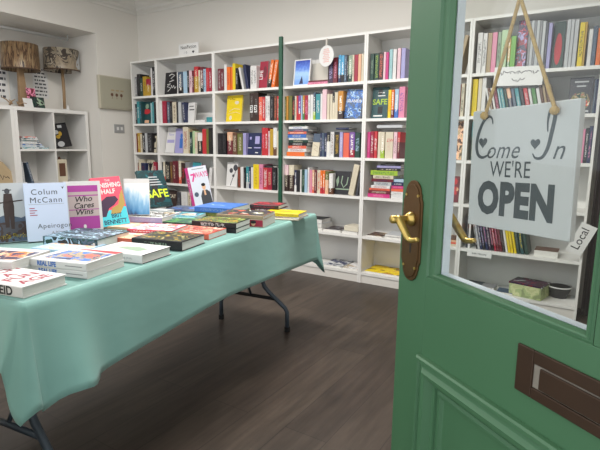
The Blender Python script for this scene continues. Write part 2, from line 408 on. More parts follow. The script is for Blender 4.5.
row(1, 1, '135.2 136.8 77 grey;136.9 140.3 74 black,grey,p;140.4 143 78 dark green;143 146.5 76.5 mustard,olive;146.5 150.6 79 mustard,crimson,s;150.7 152.2 68.5 white;152.3 154.8 67 black')
row(1, 2, '135.4 137.3 104 black;137.4 139.8 101.5 teal,white,t;139.9 141.6 102 dark teal,sky')
row(1, 3, '134.6 137.4 133.5 maroon,pink,t;138 140.3 133 mustard,cream,t;140.4 142.2 134 cream,brown;142.3 145.1 133 black;145.2 147.3 133 pale grey,navy;147.4 151.7 133 black,grey')
row(1, 4, '136.2 139 162.5 brown,coral;139.1 141.1 159.5 cream,tan,p;141.2 145.5 163 navy,maroon')
row(2, 1, '177.2 178.1 72 white,white,p;178.2 182.9 72 slate,black,b;183 187 71.5 pale blue,white,p;187.1 189 70.5 black;189.1 191.9 70.5 pale pink,maroon;192 193.8 70.5 maroon;193.9 198 66.5 mustard,red,s;198.1 200 70 cream;200.1 203.4 67 maroon,black,b;203.5 205.9 69 pale blue,navy;206 209 68 red;209 212 68 crimson,white,t')
row(2, 2, '159.6 162 101 white,tan;162.1 166 101 crimson,pink;167.2 169.7 101.8 slate;169.8 172.1 101.8 black;172.2 176.4 102 cream,brown,t;176.5 178 101.8 black;178.1 181 102 pale grey,white;183.4 186.2 102.5 navy,white,t,-6')
row(2, 3, '183.2 188.3 127 cream,crimson,T;188.4 190 129 tan;190.1 192.4 132 dark green,white;192.5 195 131 pale green,olive;195 197.2 132 cream,coral,T;197.5 202 133 black,white,s;202.1 206 129 red,orange,p;206.1 208.5 129 olive,mustard;208.6 212.6 128 black,olive')
row(2, 4, '161.6 163.4 162 black;163.5 165.4 162 cream,coral,b;165.5 170 161.5 black,cream,T;170.1 172.5 161.5 brown,mustard;172.6 175.4 161 maroon,cream,T;175.5 178.4 161 maroon,black;178.6 181 160.8 cream,coral,b;181.4 185 163 dark brown,red;185.1 189.4 162.3 grey,tan')
row(3, 1, '217.8 220.9 68.8 maroon,pale grey,t;221 224 68.7 maroon,pale grey,t;224.1 226.8 64.5 white,cream,p;226.9 230.4 67 orange,red,T;230.5 232.2 67 orange,coral;232.3 235.1 63.4 yellow,ochre,p;235.2 237.8 68 black,white,t;242 244 67.5 white,tan,p,-13;246 248.6 64.5 navy,black,p,-11;250 253.2 65.6 white,black,T;253.3 256.6 65.8 white,dark grey,T;267.3 270.6 60.5 orange,black,b,10;270.9 274.6 60.5 orange,white,t,11')
row(3, 2, '249.5 253.8 93 dark brown,white,p;253.9 258.4 92.5 dark brown,white,p;258.5 262 97 coral,white,T;262.1 265 97 red,white,t;265.1 267.8 96 white,grey;268 269.8 96 white,black,T;269.9 273.6 96.3 black,white,p;273.7 276.4 95.7 brown,coral,t;276.5 279.3 96 red,cream,t')
row(3, 3, '218 221.8 133.3 black,grey,p;221.9 226 133.3 black,grey,p;226.9 232.2 132 maroon,peach,s;232.8 237 133 brown,cream,T;237.4 242.6 133.5 olive,cream,t;242.7 245.6 133 lavender,navy,p;261.8 265 127.7 red,pink,t;265.1 268 127.9 red,white,T;268.1 269.5 131 pale pink;269.6 273 129 mustard,yellow,p;273.1 276.6 127.7 white,brown,b;276.8 279.6 131 cream,tan,p')
row(3, 4, '237.2 240.3 167 brown,red,t;240.4 243.5 167 white,pale grey,p;243.6 245.6 167.5 black,white;245.7 248.6 166.6 teal,pale grey,b;248.7 250.6 167 navy;250.7 253.2 167.3 white,pink,p;253.3 259 164.3 yellow,mustard,t;259.1 263 164.3 pink,maroon,t;263.2 267.7 167.8 red,white,T;267.8 272 167.8 crimson,peach,T;272.1 276.5 167.3 black,grey;277.6 279.6 168 white')
row(4, 1, '328.3 332.8 58 dark purple,lavender,T;332.9 337.5 57.5 maroon,pink,t;338 340.7 55 sky,navy,b;340.8 343.9 55.3 sky,black,b;344 346.6 55 slate,pale blue;346.7 348 55.2 black;348.1 352 55.5 sage,dark green,b;352.1 354 54.8 cream;354.1 357.9 54.6 crimson,brown,p;358 361 54 peach,white,p;361.1 363.4 53.7 cream,tan,p')
row(4, 2, '284.4 286.4 96.6 olive,cream;286.5 288.3 96 ochre,cream,p;288.4 292 95.8 olive,mustard,p;292.1 294.4 96 black,coral,T;294.5 296.2 96 cream;296.3 298.1 95.8 red,peach,p;298.2 300.8 95.5 purple,red,b;300.9 302.3 95.6 pale blue;302.4 304.2 95.3 ochre,green,b;304.3 308 95.3 crimson,pink;308.1 310.2 95 white,navy;310.3 313.1 94.6 white,pale grey,p;313.2 315.4 92.4 slate,lime,b;315.5 319.9 94 teal,white,T;320 322 93.6 white,pale pink,p;322.1 326.4 89.4 pale pink,white,p;327 329.5 94 cream,tan,p;329.6 332 94 cream,white,p;332.1 334.4 92 cream,black,s;334.5 337.6 92.2 cream,tan,p;337.7 343 91 ochre,dark brown,b')
row(4, 3, '319.7 321.5 132.8 navy,white;321.6 324.2 132.8 slate,lavender,t;324.3 326.3 133 navy;326.4 330 132 white,black,s;330.4 334 132 white,brown,T;334.4 339.2 132 black,mustard,T;339.5 342.8 132 lavender,white,t;342.9 348.8 132.8 coral,red,p;349.2 354.8 132.2 purple,crimson,b;355 360 132.4 dark green,pale blue,T')
row(4, 4, '284.2 288.3 165 dark brown,pale pink,s;288.7 293.8 165 dark brown,cream,s;294 296.4 170 navy,white,b;296.5 300 170 black,navy,p;300.1 301.5 169.5 white;301.6 304.5 169.5 dark green,sage,T;304.6 307.2 169.6 pale blue,sky,p;307.3 309 167.5 white,pink;309.1 311.7 170 pink,peach,t;311.8 314 170 peach,coral,b;314.1 316.6 170 maroon,cream,t;316.7 320 170.2 cream,coral,T;320.1 322.4 170.4 orange,red,b;322.5 324.9 170.6 orange,red,b;325 328.4 171.3 peach,olive,s;328.8 332.8 173.6 white,brown,b')
row(5, 1, '370.3 374 53.6 dark green,sage,t;374.6 378.8 53.2 dark green,lime,T;378.9 383.4 52.4 dark brown,coral,T;383.5 385.8 52 pale pink,white,p;385.9 388.7 52.4 magenta,dark purple,p;389.1 392.4 49.3 pale teal,navy,p;392.8 396.3 49.1 white,navy,p;397.4 400.7 48.2 pale pink,navy,p;401.1 405.3 48.1 lavender,pale blue,p')
row(5, 2, '387.8 390.9 89.8 yellow,orange,T;391 394 89.8 orange,maroon,b;394.3 398.2 89 pale blue,blue,b;398.7 404.6 86.7 pink,purple,T')
row(5, 3, '366.9 370 132 magenta,pink,t;370.4 373.6 131.3 crimson,white,T;374 377.2 131.3 red,white,T;377.6 380.5 131.8 cream,white,p;380.6 384.4 132 cream,lime,b;384.8 392.7 132 cream,red,p;393.2 396.8 132 pale pink,brown,t;397.2 400 132 maroon,red,s')
row(6, 1, '477.4 482.4 32.8 white,dark grey,T;482.7 487.1 33.2 white,dark grey,T;487.3 491.8 32.8 tan,grey,p;492 496.9 32.4 pink,white,p;497.3 500.9 32 sage,black,t;501.3 507.4 30 pale green,green,t;507.6 510.4 38.5 mustard,green,b;510.6 515.6 36 bright green,black,p;528.7 531 21 grey,white,p;531.1 534 20.6 pale grey,grey,p;534.1 536.4 20.6 grey,white,p;536.5 539.6 20.6 pale grey,grey,p;539.7 542 20.6 grey,cream,p;542.1 545.4 21 pale grey,white,p;545.5 548 22 dark grey,white,p;548.1 551.8 23 lavender,grey,p;566.6 570.6 19.6 pale grey,teal,p;570.8 574 19.6 pale grey,grey,p;574.2 578.4 19.6 pale grey,tan,p;579.3 584.6 22.3 yellow,black,T;584.8 586.8 22 mustard,cream,p;588.3 592.4 29 white,mustard,p;592.6 597 26 slate,pale blue,p;597.4 602 28 orange,cream,p')
row(6, 2, '472.2 477.4 79 yellow,lime,p;478 481.8 76.4 cream,white,p;482 486 76.2 white,cream,p;491 493 88 white,black,p,-13;492.7 495.4 88 brown,cream,t,-13;495.7 498 88 white,tan,p,-13;498.3 502 88 maroon,pink,t,-13;502.3 504.2 88 pale teal,white,p,-13;504.6 508.3 88 teal,cream,t,-13;508.6 511.2 88 dark green,lime,p,-13;511.5 515.6 88 navy,peach,s,-13;516 519.4 88 slate,white,p,-13;519.7 524 88 teal,white,t,-13;524.3 528 88 black,grey,p,-13;528.3 532.8 88 red,white,t,-13;533 536 88 white,pale grey,p,-13;536.4 540.6 88 green,white,p,-13;541 544.6 88 white,pale grey,p,-13;545 547.8 84 brown,tan,p,-13;548.1 550.8 84 tan,brown,p,-13;551 554 84 brown,cream,p,-13;554.3 557 84 tan,dark brown,p,-13')
row(6, 3, '471.6 474.4 122 dark green,teal,s;474.6 478.4 125 dark grey,white,t;579 584.6 129 pink,white,p;584.9 588.4 128 black,white,t;588.6 592.4 126 navy,pink,t')
row(6, 4, '471 473.4 170 black,grey;473.6 476.4 172 dark grey,white;477 481 171 navy,white')
row(6, 5, '466.4 468.6 216 dark grey,white,p;468.8 470.8 217 white,grey,p;477.2 479 218 black,white,t,-12;479 481.4 218 pale grey,navy,t,-12;481.6 484 219 navy,white,t,-12;484.2 487 219 black,lavender,t,-12;487.2 490 219 navy,pink,t,-12;490.2 493 220 dark purple,white,t,-12;493.2 495.6 221 black,pink,T,-12;495.8 498.2 221 crimson,white,t,-12;498.4 501 222 maroon,pink,t,-12;501.2 504 222 maroon,dark brown,p,-12;504.2 506.6 223 dark brown,grey,p,-12;506.8 509.2 224 white,cream,p,-12;509.4 512.2 224 yellow,olive,p,-12;512.4 515 225 yellow,olive,p,-12;515.2 518 226 yellow,black,p,-12;518.2 521.4 227 dark green,white,p,-12;521.8 525.6 228 dark teal,yellow,t,-12;526 530 229 dark green,grey,p,-12')
row(7, 1, '452.5 455 35 black,grey;456.4 460.2 36.5 tan,grey,p,12')
row(7, 2, '454.6 457.6 83 dark brown,coral,T;457.8 460 84 coral,cream,T;461 464.2 83.5 cream,dark green,T')

# ---- face-out books and flat ones on the shelves
def fx(t, th): # frame of a front cover: origin bottom left, right, up
    return (th, 0, 0), (0, 1, 0), (0, 0, 1)
def cov_text(t, th, s, size, cx, cz, mat, **k): return lettering(t, s, size, (th, cx, cz), (0, 1, 0), (0, 0, 1), mat, **k)
def cov_shape(t, th, name, polys, mat, d=0.03): return flatshape(t, name, polys, (th, 0, 0), (0, 1, 0), (0, 0, 1), mat, d)
Yf = 5.5
def fb(bay, rw, x0, x1, top, mat, col, how='facing out', **k):
    zmid = top+15; X0, X1 = X(x0, zmid, Yf), X(x1, zmid, Yf); h = Z((x0+x1)/2, top, Yf)-ZS[rw]
    h = min(h, ROOM[rw]-.3); X0 += .2; X1 -= .2
    t = face_book(bay, rw, X0, X1, h, mat, col, how, **k); return t, X1-X0, h
t, w_, h_ = fb(1, 2, 141.7, 150.4, 101.5, cover_mat('dark teal', 'teal', 'p'), 'dark teal', 'facing out with red boat picture')
cov_shape(t, 2.2, 'cover_picture', [ell(w_*.5, h_*.55, w_*.42, h_*.12)], ink('red')); cov_shape(t, 2.2, 'cover_picture', [rect(w_*.3, h_*.03, w_*.8, h_*.16)], ink('peach')); cov_shape(t, 2.2, 'cover_picture', [ell(w_*.5, h_*.78, w_*.2, h_*.12)], ink('sage'))
row(1, 2, '150.6 151.8 103 pale teal,white,p;152 153.6 102 teal;153.7 155 102 black,grey,p')
t, w_, h_ = fb(1, 3, 152.2, 156.3, 136, cover_mat('cream', 'tan', 'p'), 'cream', 'facing out behind black books')
cov_shape(t, 2.2, 'cover_picture', [ell(w_*.5, h_*.75, w_*.3, h_*.15), rect(w_*.2, h_*.2, w_*.9, h_*.3)], ink('black'))
t, w_, h_ = fb(1, 4, 145.8, 153.4, 159.8, cover_mat('cream', 'tan', 'p'), 'cream', 'facing out with black tulip picture')
cov_shape(t, 2.2, 'cover_picture', [[(w_*.15, h_*.95), (w_*.35, h_*.55), (w_*.45, h_*.1), (w_*.55, h_*.1), (w_*.6, h_*.55), (w_*.85, h_*.92), (w_*.6, h_*.8), (w_*.5, h_*.95), (w_*.4, h_*.8)]], ink('black'))
row(1, 4, '153.6 156.8 162 crimson,white,T')
t, w_, h_ = fb(2, 1, 164, 176.8, 72, cover_mat('black', 'black', 'p'), 'black', 'facing out with white script')
for pts in ([(.3,.85),(.5,.92),(.75,.86),(.45,.72),(.7,.64),(.35,.58)], [(.2,.45),(.45,.5),(.2,.36),(.5,.3),(.25,.15)], [(.5,.42),(.6,.3),(.7,.4),(.8,.26),(.9,.34)]):
    cov_shape(t, 2.2, 'cover_script', ribbon([(a*w_, b*h_) for a, b in pts], .9), ink('white'))
flat_book(2, 1, X(180.5, 66), X(193, 66), 165+17.6+2, 2.2, 'black', 'grey', 'p', y=4)
t, w_, h_ = fb(2, 2, 187, 194.2, 102.6, cover_mat('white', 'white', 'p'), 'white', 'facing out, tilted against a navy spine', roll=0)
cov_shape(t, 2.2, 'cover_print', [rect(w_*.15, h_*.8, w_*.8, h_*.84), rect(w_*.2, h_*.62, w_*.9, h_*.67)], ink('black'))
flat_book(2, 2, X(195, 119), X(205, 119), 135.8, 2.6, 'white', 'grey', 'p')
flat_book(2, 2, X(206.5, 119), X(212, 119), 135.8, 5.0, 'teal', 'pale teal', 'p')
t, w_, h_ = fb(2, 3, 164.5, 173.6, 126.5, cover_mat('white', 'lavender', 'p'), 'white', 'facing out with lavender band', tilt=12)
cov_shape(t, 2.2, 'cover_print', [rect(w_*.1, h_*.38, w_*.9, h_*.5)], ink('lavender')); cov_text(t, 2.2, 'New', 4, w_*.5, h_*.7, ink('lavender'))
t, w_, h_ = fb(2, 3, 174, 182.8, 128.5, cover_mat('lavender', 'lavender', 'p'), 'lavender', 'facing out with blue figure')
cov_shape(t, 2.2, 'cover_picture', [ell(w_*.72, h_*.7, w_*.14, h_*.1), rect(w_*.55, h_*.2, w_*.9, h_*.6)], ink('blue'))
t, w_, h_ = fb(2, 4, 189.7, 199.8, 162.6, cover_mat('teal', 'teal', 'p'), 'teal', 'facing out', th=2.0)
cov_shape(t, 2.0, 'cover_print', [rect(w_*.1, h_*.7, w_*.9, h_*.85)], ink('sky'))
row(2, 4, '208.4 211.4 168 white,tan,p,7')
t, w_, h_ = fb(2, 5, 165.5, 176, 190.5, cover_mat('dark brown', 'black', 'p'), 'dark brown', 'facing out with cream capitals', th=2.4)
cov_text(t, 2.4, 'CAT', 5.5, w_*.55, h_*.72, ink('cream'), bold=.12)
row(2, 5, '177 180.8 192 dark grey,white;181.5 187.5 192 white,grey,p;188 191 193 cream,brown;191.2 194 193 slate,white')
t, w_, h_ = fb(3, 1, 258.3, 266.9, 61, cover_mat('crimson', 'crimson', 'p'), 'red', 'facing out with upright white title', yaw=0)
lettering(t, 'LIFE', 5, (2.2, w_*.25, h_*.5), (0, 0, 1), (0, -1, 0), ink('white'), bold=.1); cov_shape(t, 2.2, 'cover_picture', [ell(w_*.65, h_*.6, w_*.22, h_*.22)], ink('maroon'))
t, w_, h_ = fb(3, 2, 225.4, 241.2, 95, cover_mat('yellow', 'yellow', 'p'), 'yellow', 'facing out', th=1.6)
cov_text(t, 1.6, 'The Boy', 2.6, w_*.3, h_*.86, ink('dark brown')); cov_shape(t, 1.6, 'cover_picture', [ell(w_*.3, h_*.15, 1.6, 2.2), ell(w_*.65, h_*.72, 2.6, 1.6)] + ribbon([(w_*.2, h_*.4), (w_*.5, h_*.5), (w_*.85, h_*.46)], .5) + ribbon([(w_*.15, h_*.3), (w_*.6, h_*.36), (w_*.9, h_*.3)], .3), ink('cream'))
flat_book(3, 2, X(255, 92), X(270.5, 92), 135.8+20.9, 1.8, 'black', 'grey', 'p', y=4)
t, w_, h_ = fb(3, 3, 246, 261, 133, cover_mat('navy', 'navy', 'p'), 'navy', 'facing out with white print')
cov_shape(t, 2.2, 'cover_picture', [rect(w_*.55, h_*.5, w_*.85, h_*.85), rect(w_*.5, h_*.3, w_*.95, h_*.35), rect(w_*.18, h_*.7, w_*.3, h_*.82)], ink('lavender')); cov_shape(t, 2.2, 'cover_print', [rect(w_*.1, h_*.3, w_*.35, h_*.33), rect(w_*.6, h_*.08, w_*.8, h_*.12)], ink('white'))
flat_book(3, 3, X(222, 131), X(237, 131), 104.6+22.6, 1.8, 'dark brown', 'tan', 'p', y=5)
t, w_, h_ = fb(3, 4, 225.6, 236.8, 162.5, cover_mat('white', 'white', 'p'), 'white', 'facing out with dark flower stem')
cov_shape(t, 2.2, 'cover_picture', ribbon([(w_*.4, 1), (w_*.55, h_*.3), (w_*.75, h_*.55), (w_*.9, h_*.8)], .7) + [ell(w_*.4, h_*.66, w_*.16, h_*.1), ell(w_*.78, h_*.78, w_*.2, h_*.13), ell(w_*.62, h_*.45, w_*.1, h_*.06)], ink('dark grey'))
flat_book(3, 4, X(263.4, 165), X(272.5, 165), 72.9+20.2, 2.2, 'black', 'grey', 'p', y=4)
# numerals on the two dark volumes
for o in [b['o'] for b in ALLBOOKS[(3, 2)] if b['col'] == 'dark brown']:
    flatshape(o, 'spine_panel', [rect(.35, 8, 3.6, 14.5)], (0, 0, 0), (1, 0, 0), (0, 0, 1), ink('white'))
    lettering(o, '3', 6.6, (1.95, -0.04, 11.2), (1, 0, 0), (0, 0, 1), ink('black'), bold=.12)
# tall framed print and boxes on the top shelf right of the post
t = thing('picture_frame', 'white framed print of a blue night sky standing on a top shelf', 'picture', (X(293, 70, 4), 4, 165.3), (math.radians(-8), 0, 0))
w_, h_ = X(309.3, 70, 4)-X(293, 70, 4), 22.5
MB().box((0, 0, 0), (w_, 1.6, .9)).box((0, 0, h_-.9), (w_, 1.6, h_)).box((0, 0, .9), (.9, 1.6, h_-.9)).box((w_-.9, 0, .9), (w_, 1.6, h_-.9)).build('frame', M['white'], t)
def skyart():
    m, nt, b = newmat('night sky print'); tc = N(nt, 'ShaderNodeTexCoord'); sp = N(nt, 'ShaderNodeSeparateXYZ'); nt.links.new(tc.outputs['Generated'], sp.inputs[0])
    nz = noise(nt, coords(nt, 'Object', (40, 40, 40)), 1, 4)
    z = mth(nt, 'ADD', sp.outputs[2], mth(nt, 'MULTIPLY_ADD', nz, .4, -.2))
    r = N(nt, 'ShaderNodeValToRGB'); el = r.color_ramp.elements; el[0].color = lin('6f9ad8'); el[0].position = .1; el[1].position = .95; el[1].color = lin('2745a8')
    el.new(.45).color = lin('9cc0ea'); el.new(.7).color = lin('4f78d0'); nt.links.new(z, r.inputs[0]); nt.links.new(r.outputs[0], b.inputs['Base Color']); return m
box((.9, .5, .9), (w_-.9, 1.2, h_-.9)).build('print', skyart(), t)
flatshape(t, 'print_figure', [[(w_*.35, 1.6), (w_*.6, 1.6), (w_*.5, 8.5)]], (0, .5, 0), (1, 0, 0), (0, 0, 1), ink('navy'))
tag(box((0, 0, 0), (X(328, 70, 12)-X(311, 70, 12), 9, 19)).build('cardboard_box', plain('white card', 'cdc8bc', .7), loc=(X(311, 70, 12), 12, 165.05)), 'plain off-white box standing behind the round hanging tag', 'box')
flat_book(4, 1, X(307.8, 80), X(327.6, 80), 165, 2.2, 'pink', 'crimson', 't', d=9); flat_book(4, 1, X(308.5, 78), X(327.6, 78), 167.3, 1.2, 'maroon', 'pink', 'p', d=8.5)
# round tag
tg = thing('hanging_tag', 'round white tag with red print hanging from the bookcase top', 'tag', (at(326.5, 56, 1, -1).x, -1.0, at(326.5, 56, 1, -1).z), (0, 0, math.radians(-12)))
MB().prism(ell(0, 0, 8.0, 8.4, 36), (0, 0, 0), (1, 0, 0), (0, 0, 1), (0, -1, 0), .3).build('disc', M['white'], tg)
for i in range(8):
    lettering(tg, random.choice(['Book of the', 'month club', 'we love', 'this one', 'staff pick']) if False else 'nmnmunm'[:5+(i % 3)], 1.8, (0, -.3, 5.4-i*1.4), (1, 0, 0), (0, 0, 1), ink('coral'), name='print')
box((-.7, -.5, 8.2), (.7, .9, 13.6)).build('clip', plain('clear clip', 'c8c4bc', .3), tg)
t, w_, h_ = fb(4, 2, 343.6, 360.6, 90, art('blue sea print', ['navy', 'blue', 'slate', 'blue', 'pale blue', 'navy'], 22), 'blue', 'facing out with white capitals', roll=4, th=2.4)
cov_text(t, 2.4, 'ISLANDS', 3.4, w_*.5, h_*.6, ink('white'), bold=.06)
t, w_, h_ = fb(4, 3, 311, 318.6, 134, cover_mat('cream', 'slate', 's'), 'cream', 'facing out with blue head band', roll=3)
cov_shape(t, 2.2, 'cover_picture', [rect(0.2, h_*.68, w_-.2, h_*.98)], ink('slate')); cov_shape(t, 2.2, 'cover_print', ribbon([(w_*.2, h_*.5), (w_*.8, h_*.4), (w_*.3, h_*.3), (w_*.8, h_*.2)], .4), ink('tan'))
z = 104.62
for x0, x1, th, c, c2 in ((286.7, 304.6, 3.6, 'orange', 'coral'), (287.6, 306.3, 2.9, 'white', 'crimson'), (287.8, 306.2, 2.5, 'coral', 'white'), (288.2, 307, 2.7, 'black', 'white'), (288.3, 308, 2.2, 'dark green', 'cream'), (288.8, 307.6, 1.8, 'white', 'black'), (287.5, 306, 3.2, 'blue', 'pale grey'), (288.2, 306.2, 2.1, 'coral', 'cream'), (288.4, 308, 2.2, 'slate', 'pink'), (288.2, 307.2, 2.2, 'white', 'blue'), (288.8, 305, 1.0, 'dark green', 'tan')):
    flat_book(4, 3, X(x0, 145), X(x1, 145), z, th, c, c2, 'T' if th > 2 else 't', d=16+random.random()*3, y=2.6, yaw=random.uniform(-2, 1)); z += th+.05
flat_book(4, 3, X(335, 132), X(348, 132), 104.6+22.9, 1.6, 'navy', 'grey', 'p', y=4)
t, w_, h_ = fb(4, 4, 333.4, 349.6, 171.5, cover_mat('black', 'black', 'p'), 'black', 'facing out with pale figures', th=2.2)
cov_shape(t, 2.2, 'cover_picture', [rect(w_*.1, h_*.2, w_*.95, h_*.25), [(w_*.2, h_*.3), (w_*.3, h_*.55), (w_*.25, h_*.8), (w_*.1, h_*.6)]] + ribbon([(w_*.5, h_*.8), (w_*.45, h_*.5), (w_*.6, h_*.3), (w_*.8, h_*.45), (w_*.85, h_*.75)], .9), ink('sage'))
shelf_book(4, 4, X(348.2, 188), X(353.6, 188), 26, 'cream', 'tan', 'p', lean=11)
shelf_book(4, 4, X(355.2, 188), X(357.4, 188), 21, 'dark grey', 'grey', 'p', lean=9)
t, w_, h_ = fb(5, 2, 371, 387.6, 87, cover_mat('dark teal', 'dark green', 'p'), 'dark teal', 'facing out with yellow capitals', th=2.2)
SAFEW = (t, w_, h_)
cov_text(t, 2.2, 'SAFE', 6.0, w_*.5, h_*.52, ink('lime'), bold=.14); cov_shape(t, 2.2, 'cover_print', [rect(w_*.35, h_*.8, w_*.75, h_*.84), rect(w_*.35, h_*.71, w_*.8, h_*.74), rect(w_*.15, h_*.06, w_*.7, h_*.1)], ink('white'))
cov_shape(t, 2.2, 'cover_picture', [ell(w_*.5, h_*.85, w_*.14, h_*.1), rect(w_*.4, h_*.15, w_*.7, h_*.38)], ink('black'))
flat_book(5, 3, X(376.6, 130), X(402, 130), 104.6+23.6, 2.4, 'pale grey', 'white', 'p', y=2.8, d=14)
for o in [b['o'] for b in ALLBOOKS[(5, 3)] if b['col'] == 'cream'][-1:]:
    lettering(o, 'LW', 3.6, (3.9, -.03, 14), (1, 0, 0), (0, 0, 1), ink('red'), shear=.3)
z = 72.92
for x0, x1, th, c, c2 in ((368, 390, 3.0, 'magenta', 'pink'), (368.5, 390.4, 2.6, 'maroon', 'cream'), (369.2, 390, 1.7, 'coral', 'brown'), (371, 390, 2.3, 'white', 'crimson'), (373.6, 391, 2.9, 'pale grey', 'slate'), (371.4, 393, 2.4, 'maroon', 'navy'), (372.6, 393, 2.8, 'cream', 'black'), (370, 397, 3.8, 'lime', 'green'), (376, 400, 2.0, 'black', 'cream'), (376.3, 400, 1.8, 'lavender', 'grey'), (379.5, 400, 1.5, 'black', 'grey')):
    flat_book(5, 4, X(x0, 185), X(x1, 185), z, th, c, c2, 'T' if th > 2 else 't', d=15+random.random()*3, yaw=random.uniform(-1.5, 1.5)); z += th+.05
z = 72.92
for x0, x1, th, c, c2 in ((391.4, 403, 3.0, 'white', 'pale grey'), (391.4, 403, 2.6, 'white', 'grey'), (391.2, 404, 2.2, 'coral', 'orange'), (391.4, 404, 2.3, 'magenta', 'pink'), (391.8, 404, 2.8, 'navy', 'white'), (393.6, 404, 2.4, 'pale blue', 'white')):
    flat_book(5, 4, X(x0, 188), X(x1, 188), z, th, c, c2, 't', d=15, yaw=random.uniform(-1, 1)); z += th+.05
# magazines and flat things low down
def mag(rw, x0, x1, py, z, th, cmat, d, label, yaw=0, name='magazine', cat='magazine', y=3):
    t = thing(name, label, cat, (X(x0, py, y), y, z+.02), (0, 0, math.radians(yaw)))
    wd = X(x1, py, y)-X(x0, py, y)
    box((0, 0, 0), (wd, d, th)).build('pages', M['pages'], t, bevel=.05)
    box((-.05, -.05, th), (wd+.05, d+.05, th+.12)).build('cover', cmat, t); return t
A_bw = art('black and white picture print', ['black', 'pale grey', 'dark grey', 'white', 'black'], 14)
mag(5, 309, 322.5, 218, 40.1, 2.2, ink('white'), 20, 'white book lowest in stack behind the yellow book', y=4)
mag(5, 309, 322, 215, 42.6, 3.2, ink('pale grey'), 19, 'thick grey book in stack on fifth shelf beyond the cloth', y=4, yaw=-2)
mag(5, 308, 321.5, 212, 46.1, 3.4, ink('black'), 18, 'black covered book topmost of stack beyond the yellow book', y=4, yaw=3)
mag(5, 323.4, 340.4, 228, 40.1, 2.0, art('dark wood print', ['black', 'dark brown', 'dark grey', 'grey'], 20), 20, 'wide dark magazine lying on fifth shelf beyond the table')
mag(5, 342, 357.6, 231, 40.1, 1.6, ink('white'), 19, 'white album lying under a cream box on the fifth shelf', yaw=-3)
tag(box((0, 0, 0), (14, 14, 4.4)).build('gift_box', plain('cream box card', 'c9c2b0', .6), loc=(X(344, 227, 6), 6, 42.2), rot=(0, 0, -.12), bevel=.3), 'cream lidded box on the white album on the fifth shelf', 'box')
mag(5, 366.5, 382, 234, 40.1, .9, art('brown print', ['brown', 'dark brown', 'tan'], 18), 18, 'brown magazine on fifth shelf left of the door handle')
mag(5, 384.5, 403, 237, 40.1, 1.4, art('striped print', ['white', 'black', 'white', 'grey'], 10, (1, 6, 1)), 20, 'black and white striped magazine beside the brown one')
mag(5, 385, 403, 234, 41.8, 1.4, ink('pale grey'), 18, 'pale magazine on top of the striped one beside the handle', yaw=3)
mag(6, 322, 341.5, 261, 9.1, 1.2, art('blue white print', ['white', 'navy', 'pale grey', 'white', 'slate'], 9), 24, 'white and navy magazine on bottom shelf by the cloth corner')
mag(6, 343, 357.6, 268, 9.1, 1.0, art('grey print', ['pale grey', 'white', 'tan', 'grey'], 10), 24, 'pale grey magazine on bottom shelf beside the bookcase joint')
mag(6, 364.5, 401, 271, 9.1, 1.2, art('yellow sunflower print', ['ochre', 'yellow', 'yellow', 'brown', 'ochre'], 9), 24, 'yellow and brown magazine on the bottom shelf by the door')

# ---- the bookcase behind the glass: large face-out books, flat ones
t, w_, h_ = fb(6, 1, 517, 527.6, 19, art('purple comic print', ['dark purple', 'navy', 'crimson', 'lavender', 'dark purple'], 16), 'dark purple', 'facing out beside the rope', th=1.8)
t, w_, h_ = fb(6, 1, 552.8, 565.4, 20.5, cover_mat('dark green', 'black', 'p'), 'dark green', 'facing out with red face', th=1.8)
cov_shape(t, 1.8, 'cover_picture', [ell(w_*.5, h_*.42, w_*.3, h_*.34)], ink('red'))
t, w_, h_ = fb(6, 2, 568.8, 593, 77, cover_mat('dark grey', 'black', 'p'), 'dark grey', 'facing out with fruit picture', th=1.6)
cov_shape(t, 1.6, 'cover_picture', [ell(w_*.5, h_*.34, w_*.42, h_*.26)], art('fruit print', ['brown', 'olive', 'tan', 'dark green', 'coral', 'cream'], 24)); cov_shape(t, 1.6, 'cover_print', [rect(w_*.2, h_*.86, w_*.8, h_*.9), rect(w_*.3, h_*.74, w_*.7, h_*.78), rect(w_*.25, 1, w_*.9, 2.2)], ink('pale grey'))
row(6, 2, '593.8 596 79 slate,white,p;596.1 599 79 navy,white,p')
t, w_, h_ = fb(7, 3, 454, 462.6, 121, art('tan figure print', ['dark brown', 'brown', 'peach', 'tan', 'dark brown'], 18), 'brown', 'facing out with pink figure', th=1.6)
t, w_, h_ = fb(7, 4, 451.5, 458.6, 176.5, cover_mat('maroon', 'red', 'p'), 'maroon', 'facing out with cream figure', th=1.6)
cov_shape(t, 1.6, 'cover_picture', [rect(w_*.1, h_*.3, w_*.7, h_*.6), ell(w_*.4, h_*.8, w_*.3, h_*.12)], ink('red')); cov_shape(t, 1.6, 'cover_picture', [ell(w_*.7, h_*.5, w_*.25, h_*.07)], ink('peach'))
z = 40.12
for c, c2, th in (('cream', 'tan', 1.6), ('coral', 'orange', 1.4), ('peach', 'white', 1.6), ('brown', 'cream', 1.2)):
    flat_book(7, 5, X(446.5, 243), X(456, 243), z, th, c, c2, 'p'); z += th+.05
flat_book(7, 6, X(446.5, 277), X(455, 277), 9.1, 1.6, 'brown', 'tan', 'p')
t = mag(5, 534, 558, 252, 40.1, 4.2, cover_mat('brown', 'coral', 'p'), 15, 'thick brown and cream book lying right of leaning magazines', name='book', cat='book')
mag(6, 463.5, 480, 289, 9.1, 2.0, ink('dark grey'), 18, 'dark grey magazine on bottom shelf low through the glass')
mag(6, 480.5, 494, 289, 9.1, 3.2, ink('grey'), 12, 'grey boxed booklet beside the dark grey magazine', name='booklet', cat='book')
mag(6, 496, 512, 295, 9.1, 1.4, ink('slate'), 12, 'small slate blue booklet left of the green box', name='booklet', cat='book')
t = thing('box', 'pale green box with a dark red lid behind the glass', 'box', (X(508.5, 292, 5), 4.6, 9.15), (0, 0, math.radians(-12)))
